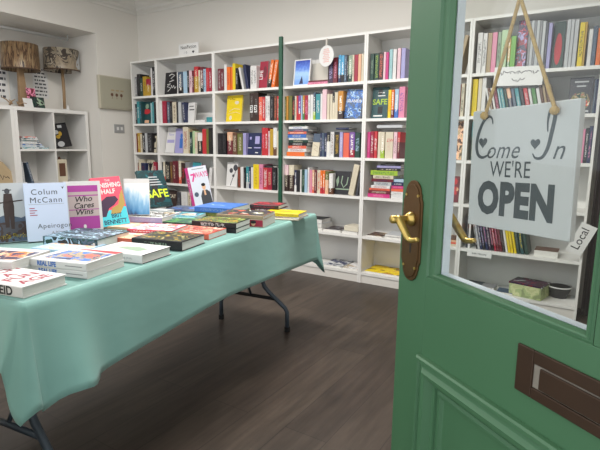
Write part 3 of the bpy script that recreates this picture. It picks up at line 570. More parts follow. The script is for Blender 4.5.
box((0, 0, 0), (22, 18, 9)).build('carton', art('pale green floral', ['b9c08e', 'c8cc9c', 'aab884', '8f9a70'], 16), t, bevel=.4)
box((-.2, -.2, 9), (22.2, 18.2, 10)).build('lid', art('dark red floral', ['maroon', 'dark purple', 'dark brown', 'pale grey'], 16), t)
t = thing('basket', 'dark bowl with a pale rim on the bottom shelf corner', 'bowl', (427.6, 19.2, 9.15))
MB().lathe([(0, 0), (5, 0), (7.6, 7.5), (7.8, 8), (7.4, 8), (4.8, .6), (0, .6)]).build('bowl', plain('dark weave', '3a3a3c', .7, bmp=.5), t, smooth=True)
MB().lathe([(7.4, 7.6), (8.1, 7.7), (8.1, 8.3), (7.4, 8.4), (7.4, 7.6)]).build('rim', M['white'], t, smooth=True)
# cards on the shelves
def card(name, label, w, h, loc, lines, rot=(0, 0, 0), ms='dark', size=None, th=.12, cat='sign'):
    t = thing(name, label, cat, loc, rot)
    box((-w/2, 0, -h/2), (w/2, th, h/2)).build('card', M['white'], t)
    for s, sz, dz in lines: lettering(t, s, sz, (0, 0, dz), (1, 0, 0), (0, 0, 1), ink('black') if ms == 'black' else M['dark'], bold=.03, name='lettering')
    return t
t = card('shelf_sign', 'small white card reading NonFiction standing on the second bookcase', 27.5, 12, (82, 6, 208.1), [('NonFiction', 4.8, 2.4)], ms='black')
lettering(t, 'i  G', 3, (-4, 0, -2.6), (1, 0, 0), (0, 0, 1), ink('black')); flatshape(t, 'heart', [heart(6.5, -2.6, 1.6)], (0, 0, 0), (1, 0, 0), (0, 0, 1), ink('black'))
a = at(494, 76, 1, -.4); b = at(543, 76, 1, -.4)
t = thing('shelf_sign', 'handwritten white card hanging from the shelf edge above the open sign', 'sign', ((a.x+b.x)/2, -.4, at(518, 76, 1, -.4).z), (0, math.radians(1.5), 0))
wd = b.x-a.x; box((-wd/2, 0, -6.2), (wd/2, .12, 6.2)).build('card', M['white'], t)
random.seed(3)
for k, (zz, x0, x1) in enumerate(((2.2, -wd*.4, wd*.42), (-2.6, -wd*.12, wd*.14))):
    pts = []; x = x0
    while x < x1: pts.append((x, zz+random.uniform(-1.5, 1.5))); x += random.uniform(.35, .9)
    flatshape(t, 'handwriting', ribbon(pts, .5), (0, 0, 0), (1, 0, 0), (0, 0, 1), ink('black'))
a = at(467, 252, 1, -.4); b = at(491.5, 255, 1, -.4)
card('shelf_label', 'narrow white label on shelf edge under the leaning magazines', b.x-a.x, 4.6, ((a.x+b.x)/2, -.4, 37.3), [('Irish History', 2.0, 0)])
c = at(574, 238, 1, -1.5)
t = card('shelf_sign', 'tilted white card reading Local on the last bookcase edge', 21, 9.6, (c.x+4.2, -1.8, c.z-.3), [('Local', 7.2, 0.6)], rot=(0, math.radians(-68), 0), ms='black')

# ---- word the labels of all shelf books
def word_labels():
    for (bay, rw), L in ALLBOOKS.items():
        L.sort(key=lambda b: (round(b['x'], 4), b['o'].location.z)); seen = {}
        place = f"{SHN[rw]}, {BN[bay]}"
        cnt = {}
        for b in L: cnt[(b['col'], b['how'])] = cnt.get((b['col'], b['how']), 0)+1
        cand = []
        for i, b in enumerate(L):
            l = L[i-1]['col'] if i else None; r = L[i+1]['col'] if i+1 < len(L) else None; c = b['col']; hw = b['how']
            if b['how'].startswith('facing') or cnt[(c, hw)] == 1: s = f"{c} book {hw}, {place}"
            elif l and r: s = f"{c} book {'' if hw=='upright' else hw+' '}between {l} and {r}, {place}"
            elif r: s = f"{c} book leftmost on {place}"
            else: s = f"{c} book rightmost on {place}"
            cand.append(s)
        ordn = ['first', 'second', 'third', 'fourth', 'fifth', 'sixth', 'seventh', 'eighth', 'ninth', 'tenth']
        for i, b in enumerate(L):
            s = cand[i]
            if cand.count(s) > 1 or len(s.split()) > 16:
                same = [q for q in L if q['col'] == b['col']]; s = f"{ordn[same.index(b)]} {b['col']} book from left, {place}"
            b['o']['label'] = s; b['o']['group'] = f"books on the {SHN[rw]} of the {BN[bay]}"
            if '_w' in b['o']: del b['o']['_w']
word_labels()

# ------------------------------------------------------------------ left wall: alcove, cube shelves, lamps
def cube_unit(label, y0, y1, cols, rows, backmat):
    """front at x=-40, y0..y1 along the wall; open cells"""
    t = thing('cube_shelf', label, 'shelf unit', (-40, y0, 0)); W_ = y1-y0; D = 38
    tk = 3.2; box((-D, 0, 0), (0, tk, 148.5)).build('side_panel', M['cube'], t); box((-D, W_-tk, 0), (0, W_, 148.5)).build('side_panel', M['cube'], t)
    for i in range(1, cols):
        y = tk/2+(W_-tk)*i/cols; box((-D, y-.8, 3), (-.2, y+.8, 145)).build('divider', M['cube'], t)
    box((-D, tk, 145), (0, W_-tk, 148.5)).build('top_panel', M['cube'], t)
    for z in rows: box((-D, tk, z-1.8), (-.1, W_-tk, z)).build('shelf', M['cube'], t)
    box((-D, tk, 1.2), (-D+1, W_-tk, 145)).build('back_panel', backmat, t)
    return t
cube_unit('white cube shelf unit in the alcove under two lamps', -106.5, -27.5, 2, (3, 36.5, 72.5, 107.3), M['cube'])
cube_unit('white open shelf unit with cream back at the left edge', -178, -106.6, 1, (3, 36.5, 72.5), M['creamboard'])
def lamp(label, cy, zb, zt, rad, h, shade_mat, base, rootz=148.5, x=-61):
    t = thing('table_lamp', label, 'lamp', (x, cy, rootz+.02)); z0, z1 = zb-rootz, zt-rootz
    mb = MB(); mb.lathe([(rad, z0), (rad*.97, z1), (rad*.97-.3, z1), (rad-.3, z0), (rad, z0)], n=40); mb.build('lamp_shade', shade_mat, t, smooth=True)
    mb = MB(); mb.lathe([(rad+.15, z0-.3), (rad+.15, z0+.8), (rad-.2, z0+.8), (rad-.2, z0-.3), (rad+.15, z0-.3)], n=40); mb.build('shade_trim', plain('dark trim', '4a3526', .7), t, smooth=True)
    MB().tube([(0, 0, z0+2), (0, 0, z0+7)], 1.6).build('bulb_holder', M['white'], t)
    mb = MB()
    for k in range(3): mb.tube([(0, 0, z0+6), (rad*.95*math.cos(k*2.1), rad*.95*math.sin(k*2.1), z0+6)], .15, 6)
    mb.build('shade_spider', M['tube'], t)
    base(t, z0); return t
def base1(t, z0):
    mb = MB(); n = 4; prof = [(8.2, 0), (8.2, 2), (7, 2.2), (3.0, z0+2), (0, z0+2)]
    mb.prism([(-8, -6), (8, -6), (8, 6), (-8, 6)], (0, 0, 0), (1, 0, 0), (0, 1, 0), (0, 0, 1), 2).build('lamp_base', M['wood'], t, bevel=.3)
    b = MB(); a = [(-3, -4.2, 2), (3, -4.2, 2), (3, 4.2, 2), (-3, 4.2, 2)]; c = [(-1.6, -2.4-1, z0+3), (1.6, -2.4-1, z0+3), (1.6, 2.4-1, z0+3), (-1.6, 2.4-1, z0+3)]
    b.add(a+c, [(3, 2, 1, 0), (4, 5, 6, 7), (0, 1, 5, 4), (1, 2, 6, 5), (2, 3, 7, 6), (3, 0, 4, 7)]); b.build('stem', M['wood'], t, bevel=.3)
def base2(t, z0):
    MB().lathe([(0, 0), (6.5, 0), (6.5, 1.4), (2.2, 2.4), (0, 2.4)], n=28).build('lamp_base', M['white'], t, smooth=False)
    MB().tube([(0, 0, 2), (0.2, .4, z0*.5), (0, 0, z0+3)], [1.5, 1.7, 1.5], 12).build('stem', M['wood'], t, smooth=True)
stripes = art('book spine print fabric', ['6e553e', '8c7458', '4a3526', '84694c', '978364', '3c2a20'], 7, (6, 6, .6), dist=.2)
animal = art('floral dog print fabric', ['332c28', '8a7c68', '988a76', '4a423c', 'aaa08e', '8a7f70'], 9)
lamp('table lamp with shade printed like old brown book spines', -85, 186, 211, 17.5, 25, stripes, base1)
l2 = lamp('table lamp with white and black animal print shade on slim stick', -41, 191, 213, 18, 22, animal, base2)
# the animal's pale head on the shade, curved round it
mb = MB(); R2 = 18.1
for p in [(a, b) for a, b in []]: pass
pts = [(0, 1.5), (.25, 1.2), (.55, 3), (.75, 8), (.7, 14), (.5, 18), (.25, 19), (.1, 14), (-.1, 9), (-.15, 4)]
vs = [(R2*math.cos(a+.45), R2*math.sin(a+.45), 43+b*.95) for a, b in pts] + [(R2*math.cos(.7), R2*math.sin(.7), 43+9)]
mb.add(vs, [(i, (i+1) % 10, 10) for i in range(10)]); mb.build('shade_print', ink('pale grey'), l2)
# curtain pole under the alcove soffit
tag(MB().tube([(-55, -250, 221.5), (-55, -36, 224)], 1.5, 12).tube([(-55, -36, 224), (-55, -36, 228.9)], .6, 8).build('curtain_pole', plain('pole white', 'c6c8c8', .4), smooth=True), 'white pole running under the alcove ceiling above the lamps', 'pole')
# things on top of the cube unit and pinned behind
def poster(label, y0, y1, z0, z1, mat, cat='paper', name='poster', x=-81.6, lines=0):
    t = thing(name, label, cat, (x, y0, z0)); box((0, 0, 0), (.15, y1-y0, z1-z0)).build('sheet', mat, t)
    rr = random.Random(4)
    if lines:
        P = []
        for i in range(lines):
            zz = (z1-z0)*(1-(i+.7)/(lines+.4)); xx = 2
            while xx < (y1-y0)-3: w = rr.uniform(1, 4); P.append(rect(xx, zz, min(xx+w, y1-y0-1.5), zz+(z1-z0)/lines*.4)); xx += w+1
        flatshape(t, 'print', P, (.15, 0, 0), (0, 1, 0), (0, 0, 1), ink('dark grey'))
    return t
q = lambda px, py, x=-81.6: at(px, py, 0, x)
poster('white poster with rows of bold black print at left edge', q(0, 80).y-25, q(7.5, 80).y, q(4, 102).z, q(4, 64).z, M['white'], lines=6, name='poster')
poster('plain pale sheet hanging between poster and striped lamp', q(9, 80).y, q(21, 80).y, q(14, 104).z, q(14, 70).z, plain('pale sheet', 'c3c4c2', .7), name='paper_sheet')
poster('white printed sheet pinned behind between the two lamps', q(33, 85).y, q(48, 85).y, q(40, 98).z, q(40, 68).z, M['white'], lines=8, name='paper_sheet')
def onTop(px, py, x): return at(px, py, 0, x)
a = onTop(28, 103, -50)
t = thing('postcard', 'small dark red portrait card behind the black postcard', 'card', (-49.5, onTop(27.5, 90, -49.5).y, 148.6), (0, math.radians(-10), 0)); box((0, 0, 0), (.4, 9, 20)).build('card', art('dark red portrait', ['dark brown', 'maroon', 'pink', 'black'], 20), t)
t = thing('postcard', 'black postcard with pale picture standing right of striped lamp', 'card', (-46, onTop(31, 100, -46).y, 148.6), (0, math.radians(-10), 0)); box((0, 0, 0), (.4, 14, 11)).build('card', art('black green picture', ['black', 'dark green', 'black', 'sage'], 14), t)
t = thing('driftwood_ornament', 'tangle of pale driftwood twigs left of the black postcard', 'ornament', (-46, onTop(15, 102, -46).y, 149.0)); rr = random.Random(5)
for k in range(9):
    a0 = rr.uniform(0, 6.3); p0 = Vector((rr.uniform(-2, 2), rr.uniform(-6, 6), rr.uniform(.6, 2))); p1 = p0+Vector((rr.uniform(-2, 2), rr.uniform(-8, 8), rr.uniform(1, 7)))
    MB().tube([p0, (p0+p1)/2+Vector((0, 0, 1)), p1], [.7, .6, .35], 7).build('twig', M['wood'], t, smooth=True)
t = thing('greeting_card', 'white folded card leaning beside driftwood on the cube shelf', 'card', (-43.5, onTop(24, 100, -43.5).y, 148.6), (0, math.radians(-14), .15)); box((0, 0, 0), (.3, 10, 9)).build('card', M['white'], t)
t = thing('figurine', 'tiny white figure at the foot of the animal lamp', 'ornament', (-46, onTop(68, 106, -46).y, 148.55)); MB().lathe([(0, 0), (1.6, 0), (1.2, 2.6), (.7, 3.4), (1, 4.4), (.6, 5.2), (0, 5.4)], n=16).build('body', M['white'], t, smooth=True)
# cell contents
rr = random.Random(9)
cl = ['teal', 'pale blue', 'blue', 'white', 'pale teal', 'dark teal', 'coral']
zc = 107.35
for k in range(7):
    t = thing('booklet', ['teal', 'pale blue', 'blue', 'white', 'pale teal', 'dark teal', 'coral'][k] + ' booklet in slumped pile, upper left cube', 'booklet', (-46-rr.uniform(0, 2), -99+rr.uniform(0, 3), zc), (0, 0, rr.uniform(-.12, .12)), 'booklets piled in the upper left cube')
    th = 1.7; wd = 26-k*2.0
    box((-20, 0, 0), (0, wd, .5)).build('pages', M['pages'], t); box((-20.1, -.1, .5), (.1, wd+.1, th)).build('cover', art('booklet '+cl[k], [cl[k], 'pale grey', cl[k], 'slate'], 25), t); zc += th+.12
t = thing('record_sleeve', 'black floral card leaning in the upper right cube', 'card', (-52, -60.5, 107.6), (math.radians(9), math.radians(-8), 0))
box((0, 0, 0), (.8, 20, 26)).build('card', ink('black'), t)
flatshape(t, 'printed_flower', [ell(7, 12, 2.4, 2), ell(10, 15, 2, 2.4)], (.8, 0, 0), (0, 1, 0), (0, 0, 1), ink('mustard')); flatshape(t, 'printed_flower', [ell(6, 17, 2.6, 2.2), ell(8, 4, 4, 3), rect(9, 21, 14, 24)], (.8, 0, 0), (0, 1, 0), (0, 0, 1), ink('pale grey'))
for k, (yy, c, ln) in enumerate(((-101, 'pale grey', 3), (-92, 'slate', 13))):
    t = thing('book', f"{c} book leaning in the lower left cube", 'book', (-44, yy, 72.6), (math.radians(ln), 0, 0), 'books leaning in the lower left cube')
    t.rotation_euler = (math.radians(ln), 0, math.radians(90)); book_parts(t, 2.4, 22, 15, cover_mat(c, 'white', 't'))
    t.matrix_world = Matrix.Translation(Vector((-44, yy, 72.6))*S) @ Matrix.Rotation(math.radians(ln), 4, 'X') @ Matrix.Rotation(PI/2, 4, 'Z')
t = thing('gift_box', 'cream box with brown window standing in the lower right cube', 'box', (-46, -63, 72.55)); box((-8, 0, 0), (0, 11, 24)).build('carton', ink('cream'), t, bevel=.2); flatshape(t, 'window_print', [rect(2, 6, 9, 20)], (0, 0, 0), (0, 1, 0), (0, 0, 1), ink('brown')); MB().lathe([(0, 24), (1.6, 24), (1.2, 26), (0, 27.5)], (-4, 5, 0), 14).build('knob', ink('brown'), t, smooth=True)
t = thing('wall_plaque', 'tan arched plaque with printed lettering on the far left shelf', 'plaque', (-47, -140, 72.6), (0, math.radians(-10), 0))
P = [(-4, 0), (34, 0), (31, 12), (24, 22), (14, 29), (5, 30), (-4, 26)]
flatshape(t, 'board', [P], (0, 0, 0), (0, 1, 0), (0, 0, 1), ink('tan'), 1.6); flatshape(t, 'printed_lettering', ribbon([(2+i*1.6, 5+(3 if i % 2 else 0)+(i % 3)) for i in range(17)], .9), (1.6, 0, 0), (0, 1, 0), (0, 0, 1), ink('dark brown')); flatshape(t, 'printed_leaf', [ell(10, 20, 5, 4)], (1.6, 0, 0), (0, 1, 0), (0, 0, 1), ink('green'))
# meter box and socket on the left wall
t = thing('meter_box', 'flat cream meter box with three tiny drawn plants on left wall', 'box', (-22, -27, 151.5))
box((0, 0, 0), (4, 42.5, 35)).build('box_body', M['creamboard'], t, bevel=.3); box((4, 1, 1), (4.8, 41.5, 34)).build('box_door', plain('cream door paint', 'a8a492', .5), t, bevel=.2)
for k in range(3): flatshape(t, 'drawn_plant', [ell(15+k*6, 15.5, 1.7, 1.8)] + ribbon([(15+k*6, 11), (15+k*6, 15)], .4), (4.8, 0, 0), (0, 1, 0), (0, 0, 1), ink('brown'))
for k in range(3): flatshape(t, 'drawn_plant', [rect(14+k*6, 19.5, 18+k*6, 21)], (4.8, 0, 0), (0, 1, 0), (0, 0, 1), ink('tan'))
t = thing('light_switch', 'double grey light switch plate under the meter box', 'switch', (-22, -8, 126)); box((0, 0, 0), (.9, 13, 9.5)).build('plate', plain('grey plate', 'a8a8a8', .35, .3), t, bevel=.2)
for k in range(2): box((.9, 3+k*5, 3), (1.4, 5.4+k*5, 6.5)).build('rocker', M['white'], t)

# ------------------------------------------------------------------ the table and its cloth
A0 = Vector((327.5, -298.0, 0)); U = Vector((-.1245, .9922, 0)); V = Vector((-.9922, -.1245, 0)); TL, TW = 180.0, 80.0; TZ = 74.0
def tp(a, s, z=0): v = A0+U*a+V*s; return (v.x, v.y, z)
t = thing('folding_table', 'long folding trestle table with blue grey steel legs under the aqua cloth', 'table', tp(TL/2, TW/2, 0))
t.rotation_euler = (0, 0, math.atan2(U.y, U.x))
def loc(a, s, z): return (a-TL/2, s-TW/2, z)   # local axes: x along the length, y across to the left
box(loc(.6, .6, TZ-4.6), loc(TL-.6, TW-.6, TZ-.4)).build('tabletop', M['plastic'], t, bevel=.6)
for a_f, a_t in ((17, 22), (177.5, 168)):
    for sgn in (1, -1):
        ss = lambda s: s if sgn == 1 else TW-s
        P = [(a_f, 15.7, .6), (a_f, 15.8, 12.5), (a_f, 17.3, 15), (a_f+(a_t-a_f)*.3, 27, 24.5), (a_f+(a_t-a_f)*.4, 29.6, 28), (a_f+(a_t-a_f)*.5, 31, 33), (a_t, 32, TZ-4.8)]
        l = MB().tube([loc(a, ss(s), z) for a, s, z in P], 1.35, 12).build('leg', M['tube'], t, smooth=True)
        MB().tube([loc(a_f, ss(15.7), 0), loc(a_f, ss(15.7), 3)], 1.75, 12).build('rubber_foot', M['rubber'], l)
    am = a_f+(a_t-a_f)*.22
    MB().tube([loc(am, 23.5, 20.5), loc(am, TW-23.5, 20.5)], 1.1, 10).build('cross_brace', M['tube'] if a_f < 50 else M['rubber'], t, smooth=True)
    MB().tube([loc(am, TW/2, 20.5), loc(am+(25 if a_f < 50 else -25), TW/2, TZ-5)], .8, 8).build('folding_strut', M['tube'], t, smooth=True)
# cloth
def cloth():
    mb = MB(); ns = 8; r0 = 1.2
    def lerp(a, b, f): return a+(b-a)*f
    # perimeter samples: (position on table edge, outward dir, drop, extra flare)
    per = []
    def side(p0, p1, out, L, dropf, flaref, n):
        for i in range(n+1):
            s = L*i/n; p = p0.lerp(p1, i/n); per.append((p, out, dropf(s), flaref(s)))
    def corner(p, o0, o1, drop0, tip, drop1, fl0, flt, fl1, n=9, skew=.5):
        for i in range(1, n):
            f = i/n; a = o0.lerp(o1, f).normalized(); k = 1-abs(f-skew)/max(skew, 1-skew); k = k**1.2
            per.append((p, a, lerp(lerp(drop0, drop1, f), tip, k), lerp(lerp(fl0, fl1, f), flt, k)))
    cA = A0; cB = A0+U*TL; cC = cB+V*TW; cD = A0+V*TW
    r_ = -V; f_ = U; l_ = V; n_ = -U
    def dr_front(s): # near corner: lower hem and a step at s=16
        T = [(0, 29.5), (5, 28.2), (13, 29.9), (15, 29.4), (18, 27.4), (29, 26.5), (47, 25.7), (70, 23.8), (87, 23.5), (126, 25.1), (167, 26.9), (180, 28.0)]
        for (a, b), (c, e) in zip(T, T[1:]):
            if a <= s <= c: return b+(e-b)*(s-a)/(c-a) - .5*fl_front(s)
        return 26
    def fl_front(s):
        f = 1.6+1.1*math.sin(s*.11)+.8*math.sin(s*.047+2)
        f += 4.2*math.exp(-((s-11)/6.5)**2) - 1.6*math.exp(-((s-22)/6)**2) 
        return f
    side(cA, cB, r_, TL, dr_front, fl_front, 90)
    corner(cB, r_, f_, dr_front(TL), 37, 31, 1.5, 7, 4, 9, .6)
    side(cB, cC, f_, TW, lambda s: 31-6*min(1, s/20), lambda s: 3+2*math.sin(s*.2), 30)
    corner(cC, f_, l_, 25, 34, 25, 3, 7, 2)
    side(cC, cD, l_, TL, lambda s: 24+math.sin(s*.06), lambda s: 2+1.2*math.sin(s*.13), 60)
    corner(cD, l_, n_, 24, 32, 18, 2, 6, 2)
    side(cD, cA, n_, TW, lambda s: 16.6+.5*math.sin(s*.1)-.5*3*math.exp(-((s-80)/7)**2), lambda s: 1.6+1.3*math.sin(s*.17)+3*math.exp(-((s-80)/7)**2), 30)
    corner(cA, n_, r_, 15.6, 28.4, dr_front(0), 4.6, 7.0, fl_front(0)+.4, 14, .42)
    n = len(per); lv = [0, .02, .06, .12, .22, .35, .5, .65, .8, .92, 1.0]
    rows = []
    for j, h in enumerate(lv):
        R_ = []
        for (p, o, d, fl) in per:
            ang = min(1, h/.06)*PI/2; off = r0*math.sin(ang) + fl*(h**1.25); zz = TZ+.35 - r0*(1-math.cos(ang)) - max(0, h-.06)/.94*(d-r0)
            q = p+o*off; R_.append((q.x, q.y, zz))
        rows.append(R_)
    vs = [v for R_ in rows for v in R_]
    fs = [(j*n+i, (j+1)*n+i, (j+1)*n+(i+1) % n, j*n+(i+1) % n) for j in range(len(lv)-1) for i in range(n)]
    mb.add(vs, fs); mb.add(rows[0], [tuple(range(n))])
    o = mb.build('tablecloth', M['cloth'], smooth=True)
    m = o.modifiers.new('thick', 'SOLIDIFY'); m.thickness = .0022; m.offset = 1
    return o
tc_ = cloth(); tag(tc_, 'aqua green cloth draped over the long table of books', 'tablecloth')
TOP = TZ+.62

# ------------------------------------------------------------------ books on the table
def table_book(Npx, z1, ang, wd, h, th, name_col, label, mat, hard=False, group='books laid flat on the table', below=0.0, cat='book', z0=None):
    """N: pixel of the near top corner (foot of the spine); the front cover looks up, the spine runs from N to the left"""
    n = at(Npx[0], Npx[1], 2, z1); e1 = Vector((math.cos(math.radians(ang)), math.sin(math.radians(ang)), 0)); e2 = Vector((-e1.y, e1.x, 0))
    zz = z1-th
    t = thing('book', label, cat, group=group)
    t.matrix_world = Matrix(((0, e1.x, e2.x, n.x*S), (0, e1.y, e2.y, n.y*S), (1, 0, 0, zz*S), (0, 0, 0, 1)))
    book_parts(t, th, h, wd, mat, hard=hard); return t
def art_panel(t, th, wd, h, mat, m=(.05, .05, .05, .05), name='cover_picture', d=.02):
    return flatshape(t, name, [rect(wd*m[0], h*m[1], wd*(1-m[2]), h*(1-m[3]))], (th, 0, 0), (0, 1, 0), (0, 0, 1), mat, d)
def stack(Npx, top, ang, wd, h, ths, mats, labels, jig=0, hard=False):
    out = []; z = top
    for i, th in enumerate(ths):
        out.append(table_book(Npx, z, ang+jig*((-1)**i)*i, wd, h, th, None, labels[i], mats[i], hard=hard)); z -= th+.04
        # lower copies share the corner of the top one in plan
        if i: out[-1].location.x = out[0].location.x+random.uniform(-.2, .2)*S; out[-1].location.y = out[0].location.y
    return out
Tz = TOP
# Such a Fun Age
t = table_book((22, 287.5), Tz+3, 101, 13.6, 22, 2.95, None, 'white book with dark red title nearest the table corner', cover_mat('white', 'white', 'p'), hard=True)
for s, cz in (('SUCH', 18.2), ('A', 13.4), ('FUN', 8.8), ('AGE', 3.8)): lettering(t, s, 4.9, (2.95, 6.9, cz), (0, 1, 0), (0, 0, 1), ink('crimson'), bold=.09)
lettering(t, 'REID', 3.2, (1.45, 0, 6.8), (0, 0, -1), (1, 0, 0), ink('black'), bold=.1, name='spine_lettering')
# left stack of two
A_pur = art('purple orange abstract print', ['orange', 'dark purple', 'navy', 'dark purple', 'peach', 'orange', 'navy'], 13)
for t in stack((11.3, 262), Tz+5.2, 112, 16, 24, (2.6, 2.5), (cover_mat('white', 'purple', 't'),)*2, ('upper white book with purple and orange picture, left table edge', 'white book under the purple and orange one, left table edge'), 1.5):
    art_panel(t, t.children[0].dimensions.x/S if False else (2.6 if t['label'].startswith('upper') else 2.5), 16, 24, A_pur, (.12, .03, .22, .12))
# Real Life stack
L = stack((86, 264), Tz+4.6, 105, 16.3, 20.5, (2.3, 2.2), (cover_mat('white', 'white', 'p'),)*2, ('upper of two white books lettered REAL LIFE in blue', 'lower of two white books lettered REAL LIFE in blue'), .8)
for i, t in enumerate(L):
    th = (2.3, 2.2)[i]; lettering(t, 'REAL LIFE', 1.9, (th/2, 0, 14.2), (0, 0, -1), (1, 0, 0), ink('blue'), bold=.09, name='spine_lettering', squeeze=.85)
    flatshape(t, 'spine_rule', [rect(2, -.12, 8, .12)], (th/2, 0, 9.5), (0, 0, -1), (1, 0, 0), ink('grey'))
art_panel(L[0], 2.3, 16.3, 20.5, art('blue swimmer print', ['slate', 'navy', 'blue', 'tan', 'slate', 'coral'], 13, (1, 1, 1)), (.15, .05, .22, .12))
flatshape(L[0], 'fore_edge_flap', [[(13.2, .4), (16.2, .2), (16.2, 1.2), (15.6, 19)]], (2.33, 0, 0), (0, 1, 0), (0, 0, 1), ink('red'))
# blue and white thin book behind
t = table_book((80, 252), Tz+1.6, 106, 14, 21, 1.55, None, 'thin pale blue book half under the REAL LIFE pair', cover_mat('pale blue', 'blue', 'p'))
art_panel(t, 1.55, 14, 21, art('pale sky print', ['blue', 'pale blue', 'pale blue', 'peach', 'pale blue'], 10))
# large green hardback
t = table_book((97, 240), Tz+3.8, 107, 20, 24, 3.75, None, 'big dark green patterned hardback in front of the grey novel', cover_mat('dark teal', 'sage', 'p'), hard=True)
GA = art('dark leaf and feather print', ['dark green', 'slate', 'dark teal', 'black', 'pale blue', 'dark green', 'dark teal'], 18, (1, 2.2, 1))
art_panel(t, 3.75, 20, 24, GA, (.01, .01, .01, .01)); flatshape(t, 'spine_picture', [rect(.3, -1.8, 23.6, 1.8)], (1.87, 0, 23.9), (0, 0, -1), (1, 0, 0), GA, .02)
flatshape(t, 'spine_mark', [ell(1.6, 0, .5, .7)], (1.87, -.03, 3), (0, 0, -1), (1, 0, 0), ink('white'))
# white book, black end board
t = table_book((142, 255.3), Tz+3, 101, 15.2, 21.5, 2.95, None, 'white hardback with black edged boards beside REAL LIFE pair', cover_mat('white', 'white', 'p'), hard=True)
flatshape(t, 'cover_picture', [[(4, 5), (8, 4), (10, 9), (9, 14), (7, 17), (5.5, 12)]], (2.95, 0, 0), (0, 1, 0), (0, 0, 1), ink('sage')); flatshape(t, 'cover_title', [rect(3, 17.5, 12, 18)], (2.95, 0, 0), (0, 1, 0), (0, 0, 1), ink('tan'))
box((.0, .1, -.1), (.22, 15.3, 0)).build('board_edge', ink('black'), t); box((2.73, .1, -.1), (2.95, 15.3, 0)).build('board_edge', ink('black'), t)
lettering(t, 'THE PULL OF THE STARS', .9, (1.4, 0, 9), (0, 0, -1), (1, 0, 0), ink('grey'), name='spine_lettering')
# peach book under red one and beyond
t = table_book((140.5, 239.5), Tz+2.4, 106, 19, 13, 2.35, None, 'peach and coral book under the gold leaf patterned hardback', cover_mat('coral', 'peach', 'p'))
art_panel(t, 2.35, 19, 13, art('peach coral print', ['peach', 'coral', 'peach', 'pale pink', 'peach'], 9), (0, 0, 0, 0))
t = table_book((148, 229), Tz+1.2, 106, 19, 25, 1.15, None, 'wide peach magazine below the coral novel, with olive edge', cover_mat('peach', 'olive', 'p'))
art_panel(t, 1.15, 19, 25, art('pale peach print', ['peach', 'peach', 'cream', 'peach', 'coral'], 7), (0, 0, 0, 0))
# red and pink
t = table_book((172, 231), Tz+3.9, 112, 16, 20, 1.5, None, 'red and white book on top of the peach book', cover_mat('red', 'white', 't'))
art_panel(t, 1.5, 16, 20, art('red white print', ['red', 'coral', 'white', 'pink', 'coral', 'white'], 12), (.02, .02, .02, .02))
# gold leaves hardback
t = table_book((181.7, 242.0), Tz+3.6, 103, 16.5, 22, 3.55, None, 'black hardback with gold and green leaf pattern at table edge', cover_mat('black', 'sage', 't'), hard=True)
art_panel(t, 3.55, 16.5, 22, art('gold leaf print', ['tan', 'olive', 'black', 'dark brown', 'dark green', 'mustard', 'black'], 26), (.05, .04, .05, .05))
# red white covers beyond it
t = table_book((208.5, 234), Tz+2.6, 103, 15.5, 21, 2.55, None, 'red and cream patterned book right of the gold leaf one', cover_mat('coral', 'white', 't'))
art_panel(t, 2.55, 15.5, 21, art('red cream print', ['coral', 'cream', 'maroon', 'coral', 'dark grey', 'peach', 'red'], 18), (.02, .02, .02, .02))
t = table_book((186, 231.5), Tz+1.8, 103, 15, 20, 1.75, None, 'coral patterned paperback behind the gold leaf hardback', cover_mat('coral', 'white', 't'))
art_panel(t, 1.75, 15, 20, art('coral cream print', ['cream', 'coral', 'brown', 'cream', 'maroon', 'peach'], 16), (.02, .02, .02, .02))
# floral green stack
L = stack((236, 223.3), Tz+4.6, 105, 15.5, 22, (2.5, 2.1), (cover_mat('black', 'white', 'T'), cover_mat('black', 'cream', 't')), ('black book with yellow green floral cover, middle of table edge', 'black spined book beneath the yellow green floral one'))
art_panel(L[0], 2.5, 15.5, 22, art('yellow green floral print', ['cream', 'lime', 'dark green', 'olive', 'black', 'mustard', 'olive'], 22), (.02, .02, .02, .02))
t = table_book((203.5, 224.3), Tz+2.6, 104, 17, 22, 2.55, None, 'dark green patterned book left of the yellow green floral pile', cover_mat('dark green', 'sage', 't'))
art_panel(t, 2.55, 17, 22, art('green botanical print', ['sage', 'dark green', 'dark teal', 'green', 'dark green', 'pale green'], 18), (.01, .01, .01, .01))
# girl portrait stack
L = stack((263.3, 216), Tz+5.7, 108, 18.5, 24, (1.8, 3.8), (cover_mat('tan', 'cream', 'p'), cover_mat('cream', 'tan', 'p')), ('wide picture book of black and pink images atop a thick cream book', 'thick cream book with a face portrait on its spine'), 1)
art_panel(L[0], 1.8, 18.5, 24, art('black pink collage', ['peach', 'coral', 'black', 'dark grey', 'black', 'olive', 'white'], 14), (.01, .01, .01, .01))
flatshape(L[1], 'spine_portrait', [rect(-6.2, -1.6, -.3, 1.6)], (1.8, 0, 0), (0, 0, 1), (-1, 0, 0), ink('crimson')) if False else flatshape(L[1], 'spine_portrait', [rect(.2, -1.6, 7, 1.6)], (1.9, 0, 7.2), (0, 0, -1), (1, 0, 0), ink('crimson'))
flatshape(L[1], 'spine_portrait', [ell(2.2, .1, 1.1, 1.3)], (1.8, -.03, 7.2), (0, 0, -1), (1, 0, 0), ink('peach')); flatshape(L[1], 'spine_portrait', [ell(2.2, .7, 1.5, .8)], (1.8, -.05, 7.2), (0, 0, -1), (1, 0, 0), ink('black'))
